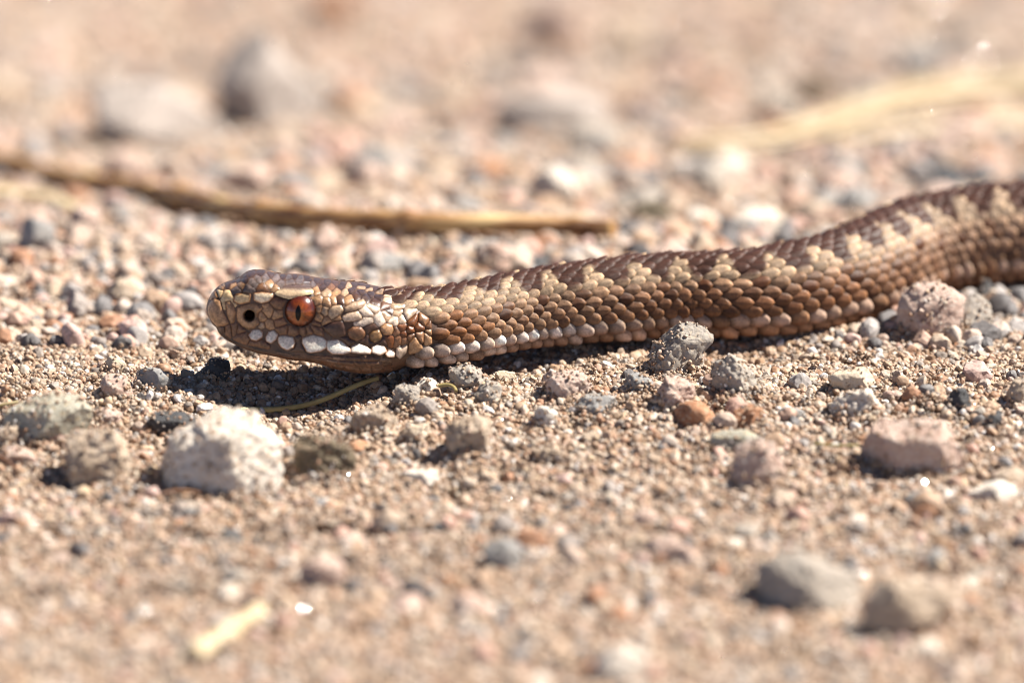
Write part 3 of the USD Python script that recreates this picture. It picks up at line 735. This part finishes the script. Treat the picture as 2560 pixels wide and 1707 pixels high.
stone('stone', bo(1112, 903, 1232, 985, 12), 'grey', 'rounded grey speckled stone just under the snake neck', detail=5, grit=.12)
stone('stone', bo(1178, 952, 1272, 1018, 13), 'grey', 'pale grey stone in front of the rounded speckled one', detail=5, grit=.14)
stone('stone', bo(1232, 922, 1298, 962, 14), 'cream', 'small cream pebble beside the rounded grey speckled stone', detail=4, rough=.5)
stone('stone', bo(978, 955, 1062, 1025, 15), 'grey', 'crusty brownish grey lump at the edge of the shadow', detail=5, grit=.2)
stone('stone', bo(1035, 942, 1098, 1000, 16), 'white', 'small white stone wedged among grey lumps under the neck', detail=4, grit=.14)
stone('stone', bo(868, 1000, 1000, 1100, 17), 'beige', 'layered pale grey-beige stone below the snake chin', detail=5, facets=9, grit=.2)
stone('stone', [(722, 1150), (740, 1095), (790, 1072), (850, 1080), (885, 1110), (890, 1160), (860, 1195), (770, 1205), (730, 1190)], 'olive', 'dark olive brown lump right beside the large white stone', depth=.6, detail=5, grit=.22)
stone('stone', bo(1110, 1040, 1255, 1140, 18), 'beige', 'crumbly beige clump beside a small black hollow', detail=5, grit=.26)
stone('stone', bo(1000, 1055, 1085, 1110, 19), 'cream', 'yellowish crumb of rock before the black hollow', detail=5, grit=.2)
stone('stone', bo(1335, 925, 1505, 1005, 20), 'pink', 'broad dusty pinkish stone lying flat in the sand before the body', detail=5, facets=3, grit=.16)
stone('stone', bo(1408, 982, 1552, 1040, 21), 'blue', 'flat bluish grey stone with one tiny dark grain on top', detail=5, facets=4)
stone('stone', bo(1552, 932, 1645, 990, 22), 'blue', 'wedge of bluish grey rock left of a pink crumb', detail=5)
stone('stone', bo(1632, 930, 1745, 1035, 23), 'pink', 'salmon pink crumbly lump in front of the upright grey stone', detail=5, grit=.24)
stone('stone', bo(1320, 1105, 1430, 1160, 24), 'beige', 'beige bumpy stone with a dark pocket under it', detail=5, grit=.2)
stone('stone', bo(1330, 1015, 1400, 1075, 25), 'white', 'small white-pink angular stone in the bright sand', detail=4)
stone('stone', [(2055, 945), (2075, 920), (2120, 908), (2170, 912), (2195, 940), (2180, 968), (2130, 985), (2075, 975)], 'cream', 'pale yellowish rounded pebble below the bend of the snake', depth=.7, detail=5, rough=.4, grit=.08)
stone('stone', [(2072, 1010), (2100, 980), (2140, 968), (2190, 975), (2206, 1010), (2195, 1045), (2130, 1060), (2080, 1045)], 'white', 'rough white stone with a thin dark fibre standing behind it', depth=.8, detail=5, grit=.26)
stone('stone', bo(2368, 970, 2432, 1035, 26), 'dark', 'small pointed dark grey stone near a flat grey sliver', detail=4)
stone('stone', bo(2455, 1022, 2512, 1078, 27), 'dark', 'small dark grey chip above the big pale block', detail=4)
stone('stone', bo(2515, 940, 2600, 1025, 28), 'beige', 'speckled beige stone cut by the right picture edge', detail=4)
stone('stone', [(2142, 1150), (2172, 1090), (2185, 1055), (2240, 1055), (2330, 1055), (2400, 1060), (2428, 1095), (2432, 1150), (2400, 1195), (2330, 1190), (2230, 1190), (2170, 1180)], 'pink', 'large blocky pale pink stone with a flat top', depth=.6, detail=5, square=1.7, facets=5, grit=.14)
stone('stone', bo(1768, 1072, 1900, 1135, 29), 'green', 'greenish white pebble tucked behind a pale pink stone', detail=4, rough=.5, facets=2, grit=.05)
stone('stone', [(1822, 1150), (1850, 1095), (1900, 1085), (1960, 1100), (1975, 1150), (1955, 1205), (1880, 1220), (1830, 1200)], 'pink', 'pale pink stone over a dark gap in front of the greenish pebble', depth=.6, detail=5, grit=.14)
stone('stone', bo(1825, 1010, 1915, 1080, 30), 'rust', 'reddish wedge-shaped chip standing in the sand', detail=4)
stone('stone', bo(1202, 1345, 1312, 1430, 31), 'blue', 'blurred bluish grey pebble alone in the front sand', detail=4, rough=.4, facets=2)
stone('stone', [(2150, 1560), (2170, 1480), (2230, 1440), (2320, 1445), (2395, 1490), (2400, 1560), (2330, 1600), (2220, 1600)], 'beige', 'large blurred pale grey stone with deep shadow in the front', depth=.7, detail=5, rough=1.2, grit=.2)
stone('stone', [(1850, 1500), (1880, 1420), (1950, 1385), (2060, 1392), (2140, 1420), (2185, 1480), (2165, 1540), (2060, 1530), (1940, 1525)], 'grey', 'blurred beige grey slab joined to the shadow of the bigger front stone', depth=.8, detail=5, rough=1.2, grit=.2)
stone('stone', bo(2295, 1370, 2370, 1430, 32), 'blue', 'blurred blue-grey pebble behind the large blurred front stone', detail=3)
stone('stone', [(530, 270), (528, 200), (560, 120), (600, 60), (650, 62), (700, 130), (760, 200), (780, 260), (720, 310), (620, 325), (560, 310)], 'lavender', 'tall blurred grey stone with a black shadow beside it far behind the snake', depth=.8, detail=4, rough=.5)
stone('stone', [(130, 310), (165, 240), (260, 212), (400, 215), (490, 260), (560, 320), (590, 360), (430, 375), (250, 370)], 'lavender', 'broad pale slab far behind in front of the tall grey stone', depth=.9, detail=4, rough=.5)
stone('stone', bo(1215, 225, 1585, 340, 33), 'lavender', 'long blurred whitish stone far behind the middle of the snake', detail=4, rough=.5)
stone('stone', bo(1320, 415, 1450, 515, 34), 'white', 'blurred white and blue stone just behind the end of the brown stem', detail=4)
stone('stone', bo(1568, 500, 1690, 570, 35), 'olive', 'blurred dark olive stone behind the back of the snake', detail=4)
stone('stone', bo(1300, 0, 1480, 120, 36), 'pink', 'blurred pink boulder-like stone at the top with a dark gap', detail=4)
stone('stone', bo(1500, 55, 1640, 150, 37), 'beige', 'blurred beige stone right of the dark gap at the top', detail=4)
stone('stone', bo(260, 380, 385, 470, 38), 'pink', 'blurred pale pink pebble above the brown stem', detail=4)
stone('stone', bo(540, 405, 690, 490, 39), 'pink', 'blurred rosy stone touching the brown stem from behind', detail=4)
stone('stone', bo(1180, 610, 1300, 680, 40), 'pink', 'blurred light pink stone between the stem and the snake neck', detail=4)
stone('stone', bo(160, 500, 250, 600, 41), 'pink', 'blurred upright pale stone under the brown stem', detail=4)
stone('stone', bo(40, 540, 150, 640, 42), 'blue', 'blurred pale blue stone under the straw at the left', detail=4)
stone('stone', bo(780, 560, 860, 660, 43), 'pink', 'blurred rosy upright stone below the stem behind the snake head', detail=4)
stone('stone', bo(2060, 390, 2170, 470, 44), 'blue', 'blurred bluish stone below the two pale straws', detail=4)
stone('stone', bo(2240, 100, 2380, 200, 45), 'blue', 'blurred bluish stone behind the two pale straws', detail=4)
stone('stone', bo(1870, 230, 2010, 320, 46), 'grey', 'blurred grey stone behind the thick straw', detail=4)
stone('stone', bo(1970, 190, 2090, 265, 47), 'olive', 'blurred dark stone above the thick straw', detail=4)
stone('stone', bo(740, 1390, 900, 1480, 48), 'pink', 'blurred mauve pink stone in the front sand', detail=4, rough=.5)
stone('stone', bo(1480, 1605, 1620, 1710, 49), 'white', 'blurred whitish stone cut by the lower picture edge', detail=4)
stone('stone', bo(770, -30, 880, 75, 50), 'rust', 'blurred orange brown stone at the top edge', detail=4)

# ------------------------------------------------------------------ stems, straws, twigs
STRAND_PTS = []
def strand(name, pts, mat, label, cat, r0, r1, lift=0.9, flat=1.0, wob=.12, seed=0, split=False):
    """a stalk along picture points lying on (or lift mm above) the ground; pts: (px, py[, lift])"""
    P = []
    for p in pts:
        g = ground_at(p[0], p[1], fine=0.0); h = lift + (0 if len(p) < 3 else p[2])
        d = rays(p[0], p[1]); zz = g[2] + h
        P.append(CAM + d * ((zz - CAM[2]) / d[2]))
    P = np.array(P)
    t = np.concatenate([[0], np.cumsum(np.linalg.norm(np.diff(P, axis=0), axis=1))])
    cv = (CubicSpline if len(P) > 3 else PchipInterpolator)(t, P)
    n = max(24, int(t[-1] / .8)); q = np.linspace(0, t[-1], n)
    c, tg = cv(q), cv(q, 1); tg /= np.linalg.norm(tg, axis=1, keepdims=True)
    sd = np.cross(tg, [0, 0, 1.0]); sd /= np.linalg.norm(sd, axis=1, keepdims=True); u = np.cross(sd, tg)
    STRAND_PTS.append(c)
    k = 14; a = np.linspace(0, 2 * np.pi, k, endpoint=False)
    rr = np.interp(q, [0, t[-1]], [r0, r1]) * (1 + wob * 3 * fb(q, seed, 0, 6, 3, seed))
    if cat in ('stem', 'straw'): rr = rr * (1 + .28 * np.exp(-(((q + 7 * seed) % 26 - 13) / 1.1) ** 2))
    ring = rr[:, None] * (1 + .12 * np.cos(3 * a + seed)[None] * (1 if flat < 1 else .4))
    v = c[:, None] + (ring * np.cos(a))[..., None] * sd[:, None] + (ring * np.sin(a) * flat)[..., None] * u[:, None]
    i = (np.arange(n - 1)[:, None] * k + np.arange(k)).ravel(); j = (np.arange(n - 1)[:, None] * k + (np.arange(k) + 1) % k).ravel()
    f = np.concatenate([np.stack([i, i + k, j + k], 1), np.stack([i, j + k, j], 1)])
    v = v.reshape(-1, 3); v = np.vstack([v, c[0], c[-1]])
    ar = np.arange(k); a2 = (ar + 1) % k
    f = np.vstack([f, np.stack([np.full(k, n * k), ar, a2], 1), np.stack([np.full(k, n * k + 1), (n - 1) * k + a2, (n - 1) * k + ar], 1)])
    return tag(put(name, (v, f), mat, smooth=50), label, cat)

strand('dry_stem', [(-60, 392, 1.6), (0, 405, 1.6), (163, 446, 1.6), (435, 488, 2), (600, 524, 2.4), (870, 546, 2.6), (1150, 556, 2.6), (1400, 562, 2.8), (1535, 572, 3.0)], STEM, 'long brown dry stem lying across the gravel behind the snake head', 'stem', 2.0, 1.3, lift=2.4, wob=.2, seed=4)
strand('straw', [(-60, 482, 1), (60, 486, 1), (150, 505, .9), (230, 560, .8)], STRAW, 'short blurred pale straw under the left end of the brown stem', 'straw', 1.6, 1.0, lift=2.0, flat=.6, seed=5)
strand('straw', [(1700, 352, 1.2), (1850, 346, 1.4), (1980, 322, 2), (2150, 270, 3), (2350, 222, 4), (2480, 208, 4), (2640, 205, 4)], STRAW, 'thick pale straw slanting over the gravel behind the far body', 'straw', .9, 1.55, lift=2.6, flat=.6, seed=6)
strand('straw', [(1690, 372, 1), (1850, 366, 1.2), (1990, 345, 1.6), (2150, 296, 2.4), (2350, 250, 3), (2480, 236, 3), (2640, 234, 3)], STRAW, 'lower strand running along the thick slanting straw', 'straw', .7, 1.2, lift=2.0, flat=.6, wob=.2, seed=16)
strand('straw', [(1960, 312, 1.2), (2140, 258, 2.4), (2340, 206, 3.6), (2480, 190, 4), (2640, 186, 4)], STRAW, 'upper thin strand beside the thick slanting straw', 'straw', .4, .8, lift=1.8, flat=.6, wob=.2, seed=17)
strand('straw', [(2090, 345, .8), (2250, 322, .9), (2420, 306, 1), (2640, 300, 1)], STRAW, 'thin flat straw lying just below the thick pale straw', 'straw', .9, 1.3, lift=2.2, flat=.45, seed=7)
strand('straw', [(480, 1632, .8), (560, 1580, .9), (650, 1518, .9)], STRAW, 'short blurred pale straw piece alone in the front sand', 'straw', 1.5, 1.25, flat=.6, seed=8)
strand('stalk', [(600, 1022, .4), (700, 1022, .6), (790, 1005, 1.0), (870, 972, 1.4), (945, 945, 1.6)], YELLOW, 'thin greenish brown stalk in the shadow under the snake head', 'stalk', .42, .34, lift=-.1, seed=9)
strand('stalk', [(2035, 1108, .3), (2100, 1113, .4), (2165, 1114, .3)], YELLOW, 'tiny yellow stalk lying left of the blocky pale pink stone', 'stalk', .22, .2, seed=10)
strand('stalk', [(-20, 1018, .5), (15, 1010, .6), (45, 1004, .5)], YELLOW, 'yellow stalk tip poking in beside the greenish stone', 'stalk', .3, .2, seed=11)
strand('stalk', [(1095, 965, .8), (1120, 962, 1.0), (1140, 978, .6)], YELLOW, 'short curled yellow stalk among grey stones under the neck', 'stalk', .3, .25, seed=12)
strand('twig', [(-20, 1135, .6), (10, 1148, .8), (38, 1172, .5)], TWIG, 'small dark red-brown twig at the left edge', 'twig', .4, .25, seed=13)
strand('twig', [(405, 1235, .5), (450, 1226, .7), (500, 1232, .5)], TWIG, 'thin reddish twig at the foot of the large white stone', 'twig', .25, .18, seed=14)
g = ground_at(2176, 972); tip = at_plane_y(2256, 929, g[1] + 1.0)
tt = np.linspace(0, 1, 14)[:, None]
hc = g * (1 - tt) + tip * tt + np.array([0, 0, .35]) * np.sin(np.pi * tt)
cyl = [trimesh.creation.cylinder(.05, segment=[hc[i], hc[i + 1]], sections=6) for i in range(13)]
hm = trimesh.util.concatenate(cyl)
tag(put('fibre', hm, HAIR), 'hair-thin dark fibre sticking up behind the rough white stone', 'fibre')

# ------------------------------------------------------------------ pebbles: single ones, then gravel and sand
def pebble(r, a, seed, detail=3, ang=.5):
    s = trimesh.creation.icosphere(detail, 1.0); v = s.vertices.copy()
    q = np.random.default_rng(seed)
    for _ in range(9):
        n = q.normal(size=3); n /= np.linalg.norm(n); d = v @ n; lim = q.uniform(.62, .92)
        o = d > lim; v[o] -= np.outer((d[o] - lim) * (ang + .4), n)
    off = q.uniform(0, 500)
    v *= (1 + .26 * fb(v[:, 0] + off, v[:, 1], v[:, 2], .8, 3, seed) + (.22 * fb(v[:, 0] + off, v[:, 1], v[:, 2], .22, 2, seed) if detail > 1 else 0))[:, None]
    return v * (np.array(a) * r), s.faces

pr_ = np.random.default_rng(42)
ZONES = {'behind': ((-105, 105), (30, 400)), 'front': ((-90, 90), (-150, 4))}
KINDS = {'behind': [('pink', .24), ('grey', .15), ('blue', .17), ('beige', .2), ('white', .04), ('rust', .08), ('dark', .07)],
         'front': [('pink', .2), ('grey', .2), ('blue', .12), ('beige', .22), ('white', .1), ('rust', .1), ('dark', .06)]}
WORDS = {'pink': 'pinkish', 'grey': 'grey', 'blue': 'bluish grey', 'beige': 'beige', 'white': 'whitish', 'rust': 'rusty orange', 'dark': 'dark slate'}
body_xy = cs(np.linspace(0, sk[-1], 500))[:, :2]
head_xy = np.stack([near[:, 0, 0], near[:, 0, 1]], 1)
snake_xy = np.vstack([body_xy, head_xy])
def clear(x, y, r):
    return all((x - a) ** 2 + (y - b) ** 2 > (r * .8 + c) ** 2 for a, b, c in STONES) and ((snake_xy - [x, y]) ** 2).sum(1).min() > (7.6 + r) ** 2 and ((np.vstack(STRAND_PTS)[:, :2] - [x, y]) ** 2).sum(1).min() > (r + 1.6) ** 2
PEBBLES = []
MARKS = [('the snake head', 720, 760), ('the snake neck', 1120, 800), ('the middle of the snake', 1500, 740), ('the bend of the snake', 2150, 690), ('the upright grey stone', 1700, 870), ('the large white stone', 560, 1120), ('the blocky pale pink stone', 2300, 1120),
         ('the blurred bluish front pebble', 1255, 1390), ('the large blurred front stone', 2270, 1520), ('the front straw piece', 565, 1575), ('the tall far grey stone', 640, 200), ('the broad pale far slab', 340, 280), ('the long whitish far stone', 1400, 285),
         ('the middle of the brown stem', 700, 535), ('the tip of the brown stem', 1530, 572), ('the left end of the brown stem', 60, 430), ('the low end of the thick straw', 1720, 352), ('the high end of the thick straw', 2450, 210), ('the rounded pink stone', 2330, 780), ('the greenish flat stone', 115, 1045),
         ('the dark olive lump', 805, 1140), ('the rough white stone', 2140, 1010), ('the pink stone over the gap', 1900, 1155), ('the salmon pink lump', 1690, 985), ('the broad dusty pinkish stone', 1420, 965), ('the mauve front stone', 820, 1435), ('the orange brown top stone', 825, 20), ('the pink stone at the top', 1390, 60), ('the dark olive far stone', 1630, 535), ('the lower right picture corner', 2540, 1690), ('the lower left picture corner', 20, 1690), ('the upper left picture corner', 20, 20), ('the upper right picture corner', 2540, 20), ('the black stone in shadow', 420, 1065)]
for zone, count in (('behind', 185), ('front', 135)):
    made = 0
    while made < count:
        (xa, xb), (ya, yb) = ZONES[zone]
        x, y = pr_.uniform(xa, xb), pr_.uniform(ya, yb)
        r = float(np.exp(pr_.normal(math.log(1.9 if zone == 'behind' else 1.15), .42)))
        r = min(r * (1.0 if y < 90 else 1.45), 3.0 if y < 90 else 4.8)
        p = project(np.array([[x, y, 0]]))[0]
        if not (-40 < p[0] < 2600 and -60 < p[1] < 1740) or not clear(x, y, r): continue
        names, wts = zip(*KINDS[zone]); kind = pr_.choice(names, p=np.array(wts) / sum(wts))
        asp = (pr_.uniform(.85, 1.45), pr_.uniform(.8, 1.2), pr_.uniform(.55, .95))
        v, f = pebble(r, asp, int(pr_.integers(1 << 30)), 3 if abs(y) < 80 else 2)
        t = pr_.uniform(0, 2 * np.pi); c_, s_ = math.cos(t), math.sin(t)
        v = v @ np.array([[c_, s_, 0], [-s_, c_, 0], [0, 0, 1]]) + [x, y, float(ground_z(x, y)) + r * asp[2] * (.3 if zone == 'behind' else .1)]
        where = 'gravel behind the snake' if zone == 'behind' else 'sand in front of the snake'
        PEBBLES.append((put('pebble', (v, f), STONE[kind], smooth=40), kind, where, project(v.mean(0)[None])[0]))
        STONES.append((x, y, r)); made += 1

ORD = ['closest', 'second closest', 'third closest', 'fourth closest', 'fifth closest', 'sixth closest', 'seventh closest', 'eighth closest', 'ninth closest', 'tenth closest', 'eleventh closest', 'twelfth closest']
by_key = {}
for pr, kind, where, p in PEBBLES:
    dd = [math.hypot(p[0] - a, (p[1] - b) * 1.6) for _, a, b in MARKS]; q = int(np.argmin(dd))
    dx, dy = p[0] - MARKS[q][1], (p[1] - MARKS[q][2]) * 1.6
    way = ('right of' if dx > 0 else 'left of') if abs(dx) > abs(dy) else ('in front of' if dy > 0 else 'behind')
    by_key.setdefault((kind, way, q), []).append((dd[q], pr, where))
for (kind, way, q), ps in by_key.items():
    ps.sort(key=lambda t: t[0])
    for i, (_, pr, where) in enumerate(ps):
        lb = f'single {WORDS[kind]} pebble {way} {MARKS[q][0]}' if len(ps) == 1 else f'{ORD[i]} {WORDS[kind]} pebble {way} {MARKS[q][0]}'
        tag(pr, lb, 'pebble', f'{WORDS[kind]} pebbles on the {where}')

def grain_look(name, stops, rough, spec=.5):
    return look(name, {
        'o': ('object_info', {}), 'g': ('geometry', {}), 'n': ('noise_texture', {'scale': 2500.0, 'detail': 3.0}),
        'r': ('rgb_ramp', {'ramp': stops, 'interpolate': False}),
        'mr': ('map_range', {'from_min': .3, 'from_max': .7, 'to_min': .72, 'to_max': 1.25}),
        'v': ('vector_math', {'math_type': 'scale'}),
        'p': ('principled_bsdf', {'roughness': rough, 'specular_ior_level': spec})},
        [('o.random', 'r.fac'), ('g.position', 'n.vector'), ('n.fac', 'mr.value'), ('r.color', 'v.vector1'), ('mr.result', 'v.scale'), ('v.vector', 'p.base_color')])
sand_cols = [(.52, .365, .245), (.46, .31, .20), (.57, .42, .30), (.48, .355, .26), (.58, .455, .345), (.43, .30, .205), (.63, .52, .42), (.54, .39, .29), (.52, .33, .225), (.67, .585, .50), (.36, .32, .29), (.60, .465, .39), (.45, .27, .165), (.71, .645, .57), (.49, .39, .30), (.26, .225, .20), (.57, .43, .31)]
stops = [(i / len(sand_cols), (c[0] * .52, c[1] * .47, c[2] * .42)) for i, c in enumerate(sand_cols)]
GRAIN = grain_look('sand_grain', stops, .6)
GLINT = grain_look('quartz_grain', [(0, (.42, .35, .27)), (.3, (.50, .45, .40)), (.6, (.44, .33, .22)), (.8, (.55, .51, .47))], .06, .8)
gravel_cols = [(.56, .40, .32), (.36, .33, .31), (.60, .49, .41), (.22, .22, .23), (.60, .40, .33), (.60, .53, .47), (.50, .36, .25), (.14, .135, .14), (.62, .46, .42), (.44, .24, .14), (.46, .45, .45), (.58, .48, .38)]
GRAVEL = grain_look('gravel_stone', [(i / 12, (c[0] * .55, c[1] * .50, c[2] * .46)) for i, c in enumerate(gravel_cols)], .75)

def instancer(name, pos, rad, mats_weights, seed, detail=1, nproto=8, squash=(.6, 1.0), ang=.6):
    q = np.random.default_rng(seed); n = len(pos)
    path = '/World/' + name
    pi = UsdGeom.PointInstancer.Define(stage, path)
    paths, w = [], []
    for mat, wt in mats_weights:
        for i in range(nproto):
            v, f = pebble(1.0, (q.uniform(.85, 1.25), q.uniform(.85, 1.15), q.uniform(*squash)), int(q.integers(1 << 30)), detail, ang)
            pth = f'{path}/grain_shape_{len(paths):03d}'
            usdkit.mesh(stage, pth, (v * MM, f), mat, False if i % 4 else 40)
            paths.append(pth); w.append(wt / nproto)
    pi.CreatePrototypesRel().SetTargets([Sdf.Path(p) for p in paths])
    pi.CreateProtoIndicesAttr(Vt.IntArray.FromNumpy(q.choice(len(paths), n, p=np.array(w) / sum(w)).astype(np.int32)))
    pi.CreatePositionsAttr(Vt.Vec3fArray.FromNumpy((pos * MM).astype(np.float32)))
    pi.CreateScalesAttr(Vt.Vec3fArray.FromNumpy(np.repeat(rad[:, None], 3, 1).astype(np.float32)))
    quat = q.normal(size=(n, 4)); quat[:, 1:3] *= .45; quat /= np.linalg.norm(quat, axis=1, keepdims=True)
    pi.CreateOrientationsAttr(Vt.QuathArray([Gf.Quath(float(a), float(b), float(c), float(d)) for a, b, c, d in quat]))
    return tag(pi.GetPrim(), kind='stuff')

def scatter(n, xr, yr, mean, sig, seed, lo, hi, up=.3, clump=None):
    q = np.random.default_rng(seed)
    x, y = q.uniform(*xr, n), q.uniform(*yr, n)
    r = np.clip(np.exp(q.normal(math.log(mean), sig, n)), lo, hi)
    if clump:
        keep = fb(x, y, 11, clump, 3, seed) + .5 + q.uniform(-.22, .22, n) > .5
        x, y, r = x[keep], y[keep], r[keep]
    z = ground_z(x, y) + r * up
    return np.stack([x, y, z], 1), r

near_p, near_r = scatter(230000, (-92, 92), (-72, 62), .21, .5, 1, .09, .9)
near2_p, near2_r = scatter(12000, (-92, 92), (-72, 62), .50, .35, 2, .3, 1.2, .5, 9)
fa_p, fa_r = scatter(42000, (-90, 90), (-172, -72), .46, .4, 3, .25, 1.2)
bk_p, bk_r = scatter(120000, (-112, 112), (62, 440), .55, .42, 4, .3, 1.6)
stuck_p, stuck_r = [], []
sq = np.random.default_rng(77)
for r_, sharp, rg in HERO:
    if not sharp: continue
    nrm = r_.vertex_normals; v = np.asarray(r_.vertices); z0, z1 = v[:, 2].min(), v[:, 2].max()
    hrel = (v[:, 2] - z0) / (z1 - z0)
    w_ = np.where(nrm[:, 2] > -.2, .10 + 1.0 * np.exp(-((hrel - .25) / .2) ** 2) + .25 * np.clip(nrm[:, 2], 0, 1), 0)
    ext = np.ptp(v, axis=0); nst = int(min(420, 3.2 * ext[0] * ext[2]) * (.35 if rg < .6 else 1))
    pick = sq.choice(len(v), nst, p=w_ / w_.sum())
    rr_ = np.clip(np.exp(sq.normal(math.log(.17), .4, nst)), .08, .5)
    stuck_p.append(v[pick] + nrm[pick] * (rr_ * .4)[:, None] + sq.normal(size=(nst, 3)) * .05); stuck_r.append(rr_)
    # a little bank of grains at the foot
    c_ = v.mean(0); a_ = sq.uniform(0, 2 * np.pi, nst * 3); e_ = sq.uniform(.8, 1.35, nst * 3)
    bx_, by_ = c_[0] + ext[0] / 2 * np.cos(a_) * e_, c_[1] + ext[1] / 2 * np.sin(a_) * e_
    rb_ = np.clip(np.exp(sq.normal(math.log(.22), .45, nst * 3)), .1, .8)
    stuck_p.append(np.stack([bx_, by_, ground_z(bx_, by_) + sq.uniform(.1, 1, nst * 3) * np.clip(1.35 - e_, 0, 1) * 3.2 + rb_ * .3], 1)); stuck_r.append(rb_)
stuck_p, stuck_r = np.vstack(stuck_p), np.concatenate(stuck_r)
# clods of damp grit stuck together
clod_p, clod_r = [], []
for _ in range(1500):
    cx_, cy_ = sq.uniform(-90, 90), sq.uniform(-75, 60) if sq.random() < .75 else sq.uniform(-150, 120)
    R_ = float(np.clip(np.exp(sq.normal(math.log(1.15), .45)), .5, 3.2))
    if ((snake_xy - [cx_, cy_]) ** 2).sum(1).min() < (5.6 + R_) ** 2: continue
    nn_ = int(14 * R_ ** 2 + 6); dv_ = sq.normal(size=(nn_, 3)); dv_ /= np.linalg.norm(dv_, axis=1, keepdims=True); dv_[:, 2] = np.abs(dv_[:, 2])
    rad_ = R_ * sq.uniform(.55, 1.1, nn_)
    pt = dv_ * rad_[:, None] * [sq.uniform(.9, 1.4), 1.0, .75]
    clod_p.append(pt + [cx_, cy_, float(ground_z(cx_, cy_)) - .1 * R_]); clod_r.append(np.clip(np.exp(sq.normal(math.log(.25), .42, nn_)), .12, .8))
clod_p, clod_r = np.vstack(clod_p), np.concatenate(clod_r)
g1_, h1_ = scatter(2800, (-95, 95), (22, 95), 1.05, .42, 6, .6, 2.6, .35)
g2_, h2_ = scatter(3300, (-114, 114), (90, 440), 1.3, .5, 16, .6, 3.6, .2)
g3_, h3_ = scatter(1500, (-165, -95), (-172, 330), 1.1, .45, 33, .5, 3.0, .3)
g4_, h4_ = scatter(1500, (95, 165), (-172, 330), 1.1, .45, 34, .5, 3.0, .3)
gp_, gr_ = np.vstack([g1_, g2_, g3_, g4_]), np.concatenate([h1_, h2_, h3_, h4_])
gq_, gs_ = scatter(1500, (-92, 92), (-172, 8), .85, .4, 7, .45, 2.4, .4)
spts = np.vstack(STRAND_PTS)[:, :2]
gpos, grad = np.vstack([gp_, gq_]), np.concatenate([gr_, gs_])
dmin = np.array([((snake_xy - p[:2]) ** 2).sum(1).min() for p in gpos])
keep = dmin > (6.4 + grad) ** 2
keep &= np.array([((spts - p[:2]) ** 2).sum(1).min() for p in gpos]) > (grad + .9) ** 2
hx_ = np.array([t[:3] for t in STONES[:len(HERO)]])
keep &= np.array([(np.hypot(hx_[:, 0] - p[0], (hx_[:, 1] - p[1])) > hx_[:, 2] + r * .4).all() for p, r in zip(gpos, grad)])
instancer('gravel', gpos[keep], grad[keep], [(GRAVEL, 1.0)], 8, 2, 14)
sl_p, sl_r = scatter(34000, (-165, -91), (-172, 330), .45, .45, 31, .2, 1.4)
sr_p, sr_r = scatter(34000, (91, 165), (-172, 330), .45, .45, 32, .2, 1.4)
instancer('sand', np.vstack([sl_p, sr_p, near_p, near2_p, fa_p, bk_p, stuck_p, clod_p]), np.concatenate([sl_r, sr_r, near_r, near2_r, fa_r, bk_r, stuck_r, clod_r]), [(GRAIN, .90), (GLINT, .10)], 5, ang=.75)
